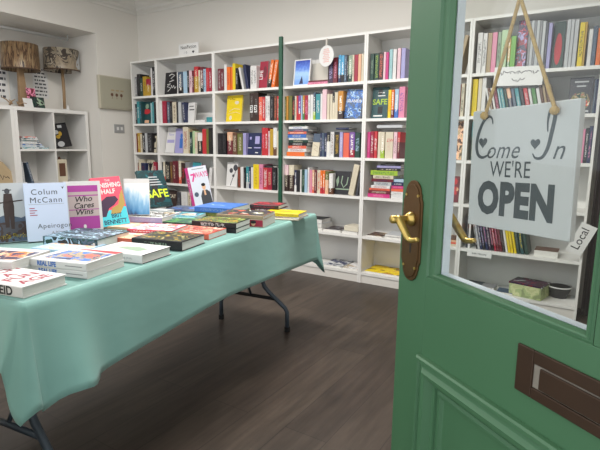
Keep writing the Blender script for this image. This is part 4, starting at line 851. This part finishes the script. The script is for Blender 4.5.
# yellow book stack at the far end
L = stack((298.5, 214), Tz+3.7, 103, 14, 20, (1.9, .8, .85), (cover_mat('yellow', 'mustard', 't'), cover_mat('white', 'red', 't'), cover_mat('cream', 'white', 'p')), ('bright yellow book topmost at far end of the table', 'white book with red edge under the bright yellow book', 'cream book at the bottom of the pile under yellow book'), 3)
flatshape(L[0], 'cover_title', [ell(7, 10, 1.8, 4)], (1.9, 0, 0), (0, 1, 0), (0, 0, 1), ink('ochre'))
# blue books behind
L = stack((231.5, 208.3), Tz+6.2, 104, 22, 22, (2.9, 3.0), (cover_mat('blue', 'white', 'p'), cover_mat('olive', 'yellow', 'p')), ('bright blue covered book behind the collage picture book', 'book with yellow green spine under the bright blue one'), 2)
flatshape(L[0], 'cover_print', ribbon([(8, 8), (10, 12), (9, 15), (12, 18)], 1.0), (2.9, 0, 0), (0, 1, 0), (0, 0, 1), ink('pale blue'))
t = table_book((196, 211.2), Tz+3.4, 108, 20, 21, 3.35, None, 'navy blue book with pale print left of bright blue book', cover_mat('navy', 'white', 't'))
art_panel(t, 3.35, 20, 21, art('navy print', ['navy', 'navy', 'slate', 'navy', 'blue'], 10), (.01, .01, .01, .01))
L = stack((278.5, 205.8), Tz+6.0, 106, 15, 17, (2.0, 2.0, 1.9), (cover_mat('black', 'crimson', 't'), cover_mat('maroon', 'white', 'T'), cover_mat('white', 'black', 'T')), ('black book topmost in pile between collage book and green post', 'maroon book in the middle of pile before the green post', 'white book lowest in pile before the green post'), 4)
art_panel(L[0], 2.0, 15, 17, art('black red print', ['black', 'black', 'maroon', 'red', 'black'], 10), (.01, .01, .01, .01))
# lilac spine picture book, teal magazine
t = table_book((161.7, 218), Tz+4.0, 112, 20, 24, 2.6, None, 'white book with lilac spine lying in front of the SAFE book', cover_mat('lavender', 'white', 'p'))
flatshape(t, 'cover_ground', [rect(0, 0, 20, 24)], (2.6, 0, 0), (0, 1, 0), (0, 0, 1), ink('white'), .01)
art_panel(t, 2.6, 20, 24, art('dark street print', ['white', 'tan', 'dark brown', 'pale grey', 'black', 'white'], 14), (.1, .02, .05, .3))
t = table_book((194, 217.6), Tz+2.9, 114, 19, 17, 1.55, None, 'pale teal book beside the lilac spined one', cover_mat('pale teal', 'teal', 't'))
art_panel(t, 1.55, 19, 17, art('teal tan print', ['ochre', 'pale teal', 'teal', 'slate', 'pale grey', 'ochre'], 12), (.02, .02, .02, .02))

# ---- standing books
def stand(px, py, facing, wd, h, th, mat, label, lean=10, roll=0, z=Tz, hard=True, k=1.0):
    """px,py: pixel of the foot of the cover's left edge; facing: world angle of the cover normal"""
    p = at(px, py, 2, z); a = math.radians(facing)
    t = thing('book', label, 'book', group='books standing face out on the table')
    # local x -> cover normal; y -> right; z -> up
    Rm = Matrix.Rotation(a, 4, 'Z') @ Matrix.Rotation(-math.radians(lean), 4, 'Y') @ Matrix.Rotation(math.radians(roll), 4, 'X')
    t.matrix_world = Matrix.Translation(Vector((p.x, p.y, z))*S) @ Rm @ Matrix.Scale(k, 4) @ Matrix.Translation(Vector((-th, 0, 0))*S)
    zmin = min((t.matrix_world @ Vector((x*S, y*S, 0))).z for x in (0, th) for y in (0, wd))
    t.matrix_world = Matrix.Translation((0, 0, z*S-zmin)) @ t.matrix_world
    book_parts(t, th, h, wd, mat, hard=hard); return t
# rifleman photograph
def facing(px): # roughly towards the camera, for a book at that pixel
    d = at(px, 225, 2, 76)-CAM; return math.degrees(math.atan2(-d.y, -d.x))
w_, h_, th = 16.5, 23, 2.5
t = stand(-16, 246, facing(12)+6, w_, h_, th, cover_mat('pale grey', 'white', 'p'), 'book with a rifleman photograph standing at the left edge')
cov_shape(t, th, 'cover_picture', [rect(.1, .1, w_-.1, h_*.34)], art('dark moor print', ['dark grey', 'slate', 'dark brown', 'dark grey'], 12)); cov_shape(t, th, 'cover_picture', [[(.1, h_*.34), (w_-.1, h_*.34), (w_-.1, h_*.46), (w_*.8, h_*.4), (w_*.5, h_*.47), (w_*.2, h_*.4), (.1, h_*.42)]], ink('slate'), .025)
cx = w_*.56
cov_shape(t, th, 'cover_figure', [ell(cx, h_*.86, .9, 1.1), rect(cx-1.5, h_*.78+2.1, cx+1.5, h_*.78+2.5)], ink('dark grey'), .05)
cov_shape(t, th, 'cover_figure', [[(cx-1.8, h_*.6), (cx+1.9, h_*.6), (cx+1.5, h_*.82), (cx-1.2, h_*.82)], [(cx-1.6, h_*.25), (cx-.3, h_*.25), (cx+.4, h_*.6), (cx-1.8, h_*.6)], [(cx+.2, h_*.22), (cx+1.4, h_*.22), (cx+1.9, h_*.6), (cx, h_*.6)]] + ribbon([(cx-4.5, h_*.66), (cx+5, h_*.7)], .45), ink('dark brown'), .05)
cov_text(t, th, 'Mornia Paris', 2.4, w_*.5, 2.3, ink('yellow'), bold=.06)
# Colum McCann
w_, h_, th = 15.0, 22.8, 3.2
t = stand(28, 243.5, facing(45)+3, w_, h_, th, cover_mat('pale blue', 'white', 'p'), 'pale grey blue novel with author name in grey capitals, standing on table')
MATS['cover pale blue white p'] = MATS['cover pale blue white p']
t.children[0].data.materials.clear(); t.children[0].data.materials.append(plain('pale periwinkle cover', 'c3cde2', .45))
cov_text(t, th, 'Colum', 3.1, w_*.47, h_*.84, ink('dark grey'), spacing=1.15); cov_text(t, th, 'McCann', 3.1, w_*.5, h_*.7, ink('dark grey'), spacing=1.15)
cov_shape(t, th, 'cover_rule', [rect(w_*.08, h_*.63, w_*.92, h_*.635)], ink('grey')); cov_shape(t, th, 'cover_print', [rect(w_*.1, h_*.56-i*.9, w_*(.1+.12+.05*(i % 2)), h_*.56-i*.9+.3) for i in range(4)], ink('crimson'))
cov_text(t, th, 'Apeirogon', 2.6, w_*.66, h_*.25, ink('dark grey'), spacing=1.1); cov_text(t, th, 'A Novel', 1.6, w_*.75, h_*.13, ink('grey')); cov_shape(t, th, 'publisher_mark', [[(w_*.88, h_*.93), (w_*.91, h_*.885), (w_*.95, h_*.945), (w_*.915, h_*.92)]], ink('black'))
# Who Cares Wins
w_, h_, th = 14.2, 22.5, 4.2
t = stand(67.5, 237.5, facing(82)+6, w_, h_, th, cover_mat('white', 'lavender', 'p'), 'thick white book with purple label lettered Who Cares Wins')
cov_shape(t, th, 'cover_panel', [rect(w_*.1, h_*.1, w_*.92, h_*.92)], ink('b0429c')); cov_shape(t, th, 'cover_panel', [rect(w_*.1, h_*.34, w_*.92, h_*.8)], ink('c4b3b0'), .05); cov_shape(t, th, 'cover_rule', [rect(w_*.1, h_*.72, w_*.92, h_*.74), rect(w_*.1, h_*.46, w_*.92, h_*.475)], ink('b0429c'), .07)
for s, z_ in (('Who', .66), ('Cares', .54), ('Wins', .42)): lettering(t, s, 3.3, (th+.08, w_*.5, h_*z_), (0, 1, .06), (0, -.06, 1), ink('black'), bold=.04, shear=.25)
cov_shape(t, th, 'publisher_mark', [ell(w_*.5, h_*.15, .6, .85)], ink('white'), .07)
# The Vanishing Half
w_, h_, th = 13.6, 23.5, 2.2
t = stand(101.5, 229.5, facing(112)+20, w_, h_, th, cover_mat('coral', 'white', 'p'), 'pink and turquoise novel lettered The Vanishing Half', roll=3, lean=20)
t.children[0].data.materials.clear(); t.children[0].data.materials.append(ink('f0526c'))
cov_shape(t, th, 'cover_picture', [[(.1, .1), (w_-.1, .1), (w_-.1, h_*.36), (w_*.75, h_*.4), (w_*.6, h_*.3), (w_*.4, h_*.33), (w_*.2, h_*.22), (.1, h_*.2)]], ink('4cd0e0'))
cov_shape(t, th, 'cover_picture', [[(w_*.05, h_*.2), (w_*.25, h_*.2), (w_*.4, h_*.36), (w_*.6, h_*.42), (w_*.78, h_*.52), (w_*.7, h_*.6), (w_*.4, h_*.6), (w_*.2, h_*.52), (w_*.05, h_*.4)]], ink('dark purple'), .05)
cov_shape(t, th, 'cover_picture', [[(w_*.42, h_*.24), (w_*.75, h_*.24), (w_*.98, h_*.42), (w_*.98, h_*.72), (w_*.85, h_*.6), (w_*.75, h_*.42), (w_*.5, h_*.36)]], ink('b59a52'), .06)
cov_text(t, th, 'THE', 1.4, w_*.55, h_*.93, ink('white')); cov_text(t, th, 'VANISHING', 3.1, w_*.5, h_*.83, ink('white'), bold=.08, squeeze=.8); cov_text(t, th, 'HALF', 3.1, w_*.5, h_*.7, ink('white'), bold=.08, squeeze=.9)
cov_text(t, th, 'BRIT', 2.9, w_*.6, h_*.2, ink('navy'), bold=.05, squeeze=.85, depth=.07); cov_text(t, th, 'BENNETT', 2.9, w_*.52, h_*.08, ink('navy'), bold=.05, squeeze=.85, depth=.07)
# pale blue sea book
w_, h_, th = 13.2, 19.8, 3.6
t = stand(124.5, 216.5, facing(138)-4, w_, h_, th, cover_mat('white', 'pale blue', 'p'), 'thick white book with a blue brushed sea cover beside SAFE', z=Tz+4.08, k=.893)
def seaart():
    m, nt, b = newmat('brushed sea print'); tc = N(nt, 'ShaderNodeTexCoord'); sp = N(nt, 'ShaderNodeSeparateXYZ'); nt.links.new(tc.outputs['Generated'], sp.inputs[0])
    nz = noise(nt, coords(nt, 'Object', (60, 60, 14)), 1, 5); v = mth(nt, 'ADD', mth(nt, 'MULTIPLY_ADD', sp.outputs[1], .35, sp.outputs[2]), mth(nt, 'MULTIPLY_ADD', nz, .7, -.35))
    r = N(nt, 'ShaderNodeValToRGB'); el = r.color_ramp.elements; el[0].color = lin('26385c'); el[0].position = .08; el[1].position = .95; el[1].color = lin('dfe4e8')
    el.new(.25).color = lin('4080b4'); el.new(.6).color = lin('7fb0d4'); el.new(.8).color = lin('b8d2e4'); nt.links.new(v, r.inputs[0]); nt.links.new(r.outputs[0], b.inputs['Base Color']); return m
cov_shape(t, th, 'cover_picture', [rect(.2, .2, w_-.2, h_*.88)], seaart())
# a book under the SAFE one
n_ = A0+U*123.2+V*60.5; t = thing('book', 'thick grey book lying under the SAFE book at the back', 'book', group='books laid flat on the table')
t.matrix_world = Matrix(((0, U.x, V.x, n_.x*S), (0, U.y, V.y, n_.y*S), (1, 0, 0, Tz*S), (0, 0, 0, 1))); book_parts(t, 4.0, 18.5, 6.2, cover_mat('pale grey', 'grey', 't'))
# SAFE
w_, h_, th = 18.5, 24, 2.2
t = stand(147, 209.5, facing(157)+33, w_, h_, th, cover_mat('dark teal', 'dark green', 'p'), 'dark teal thriller lettered SAFE in yellow standing mid table', roll=0, lean=25, z=Tz+4.08, k=.893)
cov_shape(t, th, 'cover_picture', [rect(.1, .1, w_-.1, h_-.1)], art('teal night print', ['1d6068', '12393c', '123034', '174a50', 'black', '12393c'], 12)); cov_shape(t, th, 'cover_figure', [ell(w_*.5, h_*.87, 1.5, 2.0), [(w_*.35, h_*.12), (w_*.46, h_*.12), (w_*.5, h_*.26), (w_*.56, h_*.12), (w_*.68, h_*.12), (w_*.62, h_*.5), (w_*.68, h_*.72), (w_*.36, h_*.72), (w_*.42, h_*.5)]], ink('black'), .06)
cov_shape(t, th, 'cover_print', [rect(w_*.36, h_*.8-i*1.7, w_*(.7+.04*i), h_*.8-i*1.7+.6) for i in range(4)], ink('pale grey'), .09); cov_text(t, th, 'SAFE', 7.4, w_*.54, h_*.35, ink('d4e82a'), bold=.16, depth=.1)
# 7 Ways
w_, h_, th = 13.2, 24.5, 3.8
t = stand(195.5, 208, facing(200)+30, w_, h_, th, cover_mat('e43c92', 'white', 't'), 'white book with hot pink spine lettered 7 WAYS', roll=7, lean=9)
cov_shape(t, th, 'cover_panel', [rect(.1, .1, w_-.05, h_-.05)], ink('dfe2ee')); cov_text(t, th, '7', 6.6, w_*.2, h_*.72, ink('e43c92'), bold=.2, depth=.08); cov_text(t, th, 'WAYS', 4.6, w_*.64, h_*.78, ink('e06a9c'), bold=.1, squeeze=.8, depth=.08); cov_shape(t, th, 'cover_print', [rect(w_*.2, h_*.93, w_*.85, h_*.95)], ink('grey'), .06)
cov_shape(t, th, 'cover_figure', [[(w_*.42, .3), (w_*.98, .3), (w_*.95, h_*.3), (w_*.8, h_*.38), (w_*.55, h_*.38), (w_*.42, h_*.24)]], ink('dark grey'), .07); cov_shape(t, th, 'cover_figure', [ell(w_*.66, h_*.46, 1.3, 1.8), [(w_*.62, h_*.25), (w_*.72, h_*.25), (w_*.7, h_*.38), (w_*.62, h_*.38)]], ink('peach'), .09); cov_shape(t, th, 'cover_figure', [ell(w_*.65, h_*.52, 1.5, 1.0)], ink('black'), .11); cov_shape(t, th, 'cover_badge', [ell(w_*.2, h_*.3, 1.5, 1.5)], ink('slate'), .08)

# ------------------------------------------------------------------ the green door
DL = Vector((410.14, -261.85, 0)); DA = math.radians(54-90)
door = thing('door_1', 'open green glazed shop door with brass lever handle and letter plate', None, DL, (0, 0, DA), kind='structure')
DW, DT, DH = 90, 3.2, 205; gx0, gx1, gz0, gz1 = 12, 42.6, 89.2, 190; mx1 = 47.6
f = MB()
f.box((0, 0, 0), (9.3, DT, DH)).box((9.3, 0, gz1+2.7), (DW-9.3, DT, DH)).box((9.3, 0, 71.8), (DW-9.3, DT, gz0-1.1)).box((9.3, 0, 0), (DW-9.3, DT, 22)).box((DW-9.3, 0, 22), (DW, DT, DH))
f.box((gx1+1.6, 0, gz0-1.1), (mx1-1.6, DT, gz1+2.7))
f.box((9.3, 1.0, 22), (DW-9.3, DT-.8, 71.8))
f.build('door_leaf', M['door'], door, bevel=.12)
# sloped glazing bead (green, outside) and white bead inside
def ring(x0, x1, z0, z1, prof):
    """prof: (inset, depth) pairs swept round the rectangle"""
    mb = MB(); n = len(prof); vs = []
    for i, d in prof: vs += [(x0+i, d, z0+i), (x1-i, d, z0+i), (x1-i, d, z1-i), (x0+i, d, z1-i)]
    fs = [(j*4+k, j*4+(k+1) % 4, (j+1)*4+(k+1) % 4, (j+1)*4+k) for j in range(n-1) for k in range(4)]
    return mb.add(vs, fs)
teal = M['door']
for a, b in ((gx0, gx1), (mx1, 78)):
    lo = 9.3 if a == gx0 else mx1-1.6; hi = gx1+1.6 if a == gx0 else DW-9.3
    mb = MB(); outer = (lo, hi, gz0-1.1, gz1+2.7); inner = (a, b, gz0, gz1)
    def loop(t_, d):
        x0, x1, z0, z1 = [outer[i]+(inner[i]-outer[i])*t_ for i in range(4)]; return [(x0, d, z0), (x1, d, z0), (x1, d, z1), (x0, d, z1)]
    vs = []; P = [(0, 0), (.12, .35), (.45, .35), (.55, .1), (.8, .25), (1, 1.0), (1, 1.3)]
    for t_, d in P: vs += loop(t_, d)
    mb.add(vs, [(j*4+k, j*4+(k+1) % 4, (j+1)*4+(k+1) % 4, (j+1)*4+k) for j in range(len(P)-1) for k in range(4)])
    mb.build('glazing_bead', M['door'], door)
    ib = MB(); ib.box((lo, 1.5, gz0-1.1), (a, DT, gz1+2.7)).box((b, 1.5, gz0-1.1), (hi, DT, gz1+2.7)).box((a, 1.5, gz0-1.1), (b, DT, gz0)).box((a, 1.5, gz1), (b, DT, gz1+2.7)); ib.build('inner_bead', M['bead'], door)
    box((lo+.3, 1.32, gz0-.8), (hi-.3, 1.5, gz1+2.4)).build('glass_pane', M['glass'], door)
# bolection moulding round the lower panel
prof = [(0, 0), (0, -.9), (.35, -1.25), (.9, -1.25), (1.2, -.75), (1.9, -.9), (2.6, -1.5), (3.4, -1.35), (4.0, -.4), (4.3, .1), (4.9, .2), (5.0, .6), (5.2, 1.0)]
ring(8.8, DW-8.8, 18, 71.9, prof).build('panel_moulding', M['door'], door, smooth=False)
ring(13.9, DW-13.9, 23, 66.8, [(0, 1.0), (.2, .55), (.8, .3), (1.3, .35), (1.6, .8), (1.8, 1.0)]).build('panel_moulding', M['door'], door)
# letter plate
lp = MB(); x0, x1, z0, z1 = 32.9, 57.4, 76.6, 84.0
lp.box((x0, -.45, z0), (x0+3.0, 0, z1)).box((x1-3.0, -.45, z0), (x1, 0, z1)).box((x0+3, -.45, z0), (x1-3, 0, z0+1.7)).box((x0+3, -.45, z1-2.0), (x1-3, 0, z1))
l = lp.build('letter_plate', M['letterbronze'], door, bevel=.15)
box((x0+3.0, -.12, z0+1.7), (x1-3, -.02, z1-2.0)).build('letter_slot', plain('slot wear', '8c8478', .6, .3, var=.3, vscale=40), l)
MB().prism([(0, 0), (x1-x0-7.6, 0), (x1-x0-7.6, 3.2), (0, 3.2)], (x0+4.3, -.2, z0+1.95), (1, 0, 0), (0, 0, 1), (0, -1, 0), .35).build('flap', M['letterbronze'], l, bevel=.12)
# handle plate: arched ends
def plate_outline(w, z0, z1):
    h = w/2; pts = [(-h, z0+4.2), (-h*.86, z0+3.4), (-h*.86, z0+2.6)]
    for i in range(9): a = PI+PI*i/8; pts.append((h*.8*math.cos(a), z0+2.6+2.6*math.sin(a)))
    pts += [(h*.86, z0+2.6), (h*.86, z0+3.4), (h, z0+4.2), (h, z1-4.2), (h*.86, z1-3.4), (h*.86, z1-2.6)]
    for i in range(9): a = PI*i/8; pts.append((h*.8*math.cos(a), z1-2.6+2.6*math.sin(a)))
    pts += [(-h*.86, z1-2.6), (-h*.86, z1-3.4), (-h, z1-4.2)]
    return pts
for side in (0, 1):
    sgn = -1 if side == 0 else 1; yb = 0 if side == 0 else DT
    cx = 4.15
    mb = MB(); pts = plate_outline(6.4, 86.0, 106.6)
    if sgn < 0: mb.prism(pts, (cx, yb, 0), (1, 0, 0), (0, 0, 1), (0, -1, 0), .35); 
    else: mb.prism([(-p[0], p[1]) for p in pts], (cx, yb, 0), (-1, 0, 0), (0, 0, 1), (0, 1, 0), .35)
    pl = mb.build('handle_plate', M['bronze'], door, bevel=.12)
    if side == 0:
        in2 = [(p[0]*.82, 96.3+(p[1]-96.3)*.93) for p in pts]; MB().prism(in2, (cx, yb-.35, 0), (1, 0, 0), (0, 0, 1), (0, -1, 0), .18).build('raised_panel', M['bronze'], pl, bevel=.08)
        MB().prism(ell(0, 94.0, .45, .5, 14), (cx+.2, yb-.54, 0), (1, 0, 0), (0, 0, 1), (0, -1, 0), .04).prism(rect(-.2, 91.9, .2, 93.8), (cx+.2, yb-.54, 0), (1, 0, 0), (0, 0, 1), (0, -1, 0), .04).build('keyhole', M['rubber'], pl)
    y = lambda d: yb+sgn*d
    MB().lathe([(0, 0), (1.5, 0), (1.5, .5), (1.15, .9), (1.0, 1.3), (0, 1.3)], (cx, y(.4), 98.8), 24, (0, sgn, 0)).build('rose', M['brass'], pl, smooth=True)
    if side == 0:
        MB().tube([(cx, y(1.0), 98.8), (cx, y(2.6), 98.8), (cx, y(5.0), 98.9), (cx, y(5.3), 98.9)], [.8, .75, .85, .6], 14).build('spindle', M['brass'], pl, smooth=True)
        P = [(cx-.2, y(3.7), 99.2), (cx+.5, y(3.7), 98.8), (cx+2.3, y(3.7), 97.1), (cx+3.6, y(3.7), 95.9), (cx+4.6, y(3.7), 95.45), (cx+6.9, y(3.7), 96.0)]
        Rr = [.6, .85, .75, .68, .55, .42]
    else:
        MB().tube([(cx, y(1.0), 98.8), (cx, y(4.6), 98.8)], [.8, .75], 14).build('spindle', M['brass'], pl, smooth=True)
        P = [(cx-.2, y(4), 99.6), (cx+1.9, y(4), 99.7), (cx+4, y(4), 98.0), (cx+6.2, y(4), 96.1), (cx+7.6, y(4), 95.3), (cx+9.8, y(4), 95.7)]
        Rr = [.7, .8, .8, .75, .6, .42]
    # smooth path
    def cr(P, Rr, n=6):
        out = []; ro = []; Q = [Vector(p) for p in P]
        for i in range(len(Q)-1):
            p0, p1, p2, p3 = Q[max(i-1, 0)], Q[i], Q[i+1], Q[min(i+2, len(Q)-1)]
            for k in range(n):
                t_ = k/n; out.append(.5*((2*p1)+(p2-p0)*t_+(2*p0-5*p1+4*p2-p3)*t_*t_+(3*p1-p0-3*p2+p3)*t_**3)); ro.append(Rr[i]+(Rr[i+1]-Rr[i])*t_)
        out.append(Q[-1]); ro.append(Rr[-1]); return out, ro
    PP, RR = cr(P, Rr); MB().tube(PP, RR, 14).build('lever', M['brass'], pl, smooth=True)
for x_, z_ in ((2.2, 103.6), (6.1, 103.6), (2.2, 89), (6.1, 89)):
    MB().prism(ell(x_, z_, .28, .28, 12), (0, -.2, 0), (1, 0, 0), (0, 0, 1), (0, -1, 0), .45).build('screw', M['brass'], door)
struct('trim_2', MB().box((484, -330, 0), (490, -319.9, 215)).box((352, -330, 0), (358, -319.9, 215)).box((352, -330, 215), (490, -319.9, 222)).box((352, -331, 222), (490, -320, 237.9)), M['door'])

# ------------------------------------------------------------------ the hanging sign inside the glass
dm = Matrix.Translation(DL*S) @ Matrix.Rotation(DA, 4, 'Z')
sg = thing('open_sign', 'white hanging sign reading Come In We\'re Open behind the door glass', 'sign')
sg.matrix_world = dm @ Matrix.Translation(Vector((24.4, 4.2, 109.6))*S) @ Matrix.Rotation(math.radians(2.2), 4, 'Y') if False else dm @ Matrix.Translation(Vector((25.2, 4.3, 109.6))*S) @ Matrix.Rotation(math.radians(-1.5), 4, 'Y')
SW, SH = 21.0, 20.2
box((-SW/2, 0, -SH/2), (SW/2, 1.1, SH/2)).build('board', plain('white sign board', 'bebcbb', .5, var=.02), sg, bevel=.15)
R_, U_ = (1, 0, 0), (0, 0, 1)
lettering(sg, 'OPEN', 7.3, (-.3, 0, -5.2), R_, U_, M['dark'], bold=.4, squeeze=.8, spacing=1.06)
lettering(sg, "WE'RE", 3.8, (-1.4, 0, -.1), R_, U_, M['dark'], squeeze=.8)
lettering(sg, 'ome', 4.1, (-3.3, 0, 3.1), R_, U_, M['dark'], shear=.35, squeeze=.95, spacing=1.05)
lettering(sg, 'n', 4.1, (7.5, 0, 3.0), R_, U_, M['dark'], shear=.35)
C = [(-5.6, 7.6), (-5.9, 8.6), (-6.8, 8.9), (-8.0, 7.9), (-8.9, 6.0), (-9.2, 4.1), (-8.8, 2.6), (-7.8, 2.0), (-6.6, 2.3), (-5.7, 3.1)]
I = [(3.0, 2.6), (3.6, 1.9), (4.8, 2.0), (5.7, 3.4), (6.2, 5.6), (6.6, 8.0), (6.3, 9.0), (5.7, 8.8), (5.4, 7.4), (5.5, 5.8)]
def sm(P, n=5):
    Q = [Vector((a, b, 0)) for a, b in P]; out = []
    for i in range(len(Q)-1):
        p0, p1, p2, p3 = Q[max(i-1, 0)], Q[i], Q[i+1], Q[min(i+2, len(Q)-1)]
        for k in range(n): t_ = k/n; v = .5*((2*p1)+(p2-p0)*t_+(2*p0-5*p1+4*p2-p3)*t_*t_+(3*p1-p0-3*p2+p3)*t_**3); out.append((v.x, v.y))
    return out+[P[-1]]
for P in (C, I):
    q_ = sm(P); n = len(q_); flatshape(sg, 'lettering', ribbon(q_, [.18+.5*math.sin(PI*i/(n-1)) for i in range(n)]), (0, 0, 0), R_, U_, M['dark'])
flatshape(sg, 'heart', [heart(-7.7, 4.6, 1.05)], (0, 0, 0), R_, U_, M['dark']); flatshape(sg, 'heart', [heart(3.4, 4.1, .95)], (0, 0, 0), R_, U_, M['dark'])
ro = thing('rope', 'jute rope loop the open sign hangs from, knotted at both ends', 'rope'); ro.matrix_world = dm
apex = Vector((23.6, 3.8, 136.2))
for k, (kx, kz) in enumerate(((18.0, 118.5), (32.0, 118.5))):
    kn = Vector((kx, 3.75, kz)); P = [kn+Vector((0, 1.9 if False else 0, 0)), kn.lerp(apex, .5)+Vector((0, .1, -.25)), apex]
    MB().tube(cr(P, [.36, .36, .36])[0], .29, 8).build('strand', M['rope'], ro, smooth=True)
    MB().lathe([(0, -.7), (.5, -.5), (.7, 0), (.5, .5), (0, .7)], kn+Vector((0, -.2, 0)), 12, (.3, .2, 1)).build('knot', M['rope'], ro, smooth=True)
MB().tube([apex, apex+Vector((-.2, 0, 2.2)), apex+Vector((.2, 0, 5.6))], .29, 8).build('strand', M['rope'], ro, smooth=True)
hk = tag(MB().lathe([(0, 1.55), (1.8, 1.6), (1.4, 2.4), (.5, 3.0), (.5, 3.9), (0, 3.9)], (23.8, 0, 141.6), 20, (0, 1, 0)).build('suction_hook', plain('clear rubber', 'b8c0c0', .3), smooth=True), 'clear suction hook on the glass holding the rope', 'hook')
hk.matrix_world = dm
# dark curtain beyond the last bookcase
mb = MB(); n = 40; vs = []
for i in range(n+1):
    x = 442.5+i*.75; y = 12+1.6*math.sin(i*1.1)
    vs += [(x, y, 1), (x, y, 215)]
mb.add(vs, [(2*i, 2*i+2, 2*i+3, 2*i+1) for i in range(n)])
o = mb.build('curtain', plain('dark plum curtain', '33272c', .9, var=.3, vscale=6), smooth=True); m = o.modifiers.new('s', 'SOLIDIFY'); m.thickness = .004
tag(o, 'dark plum curtain hanging right of the last bookcase', 'curtain')
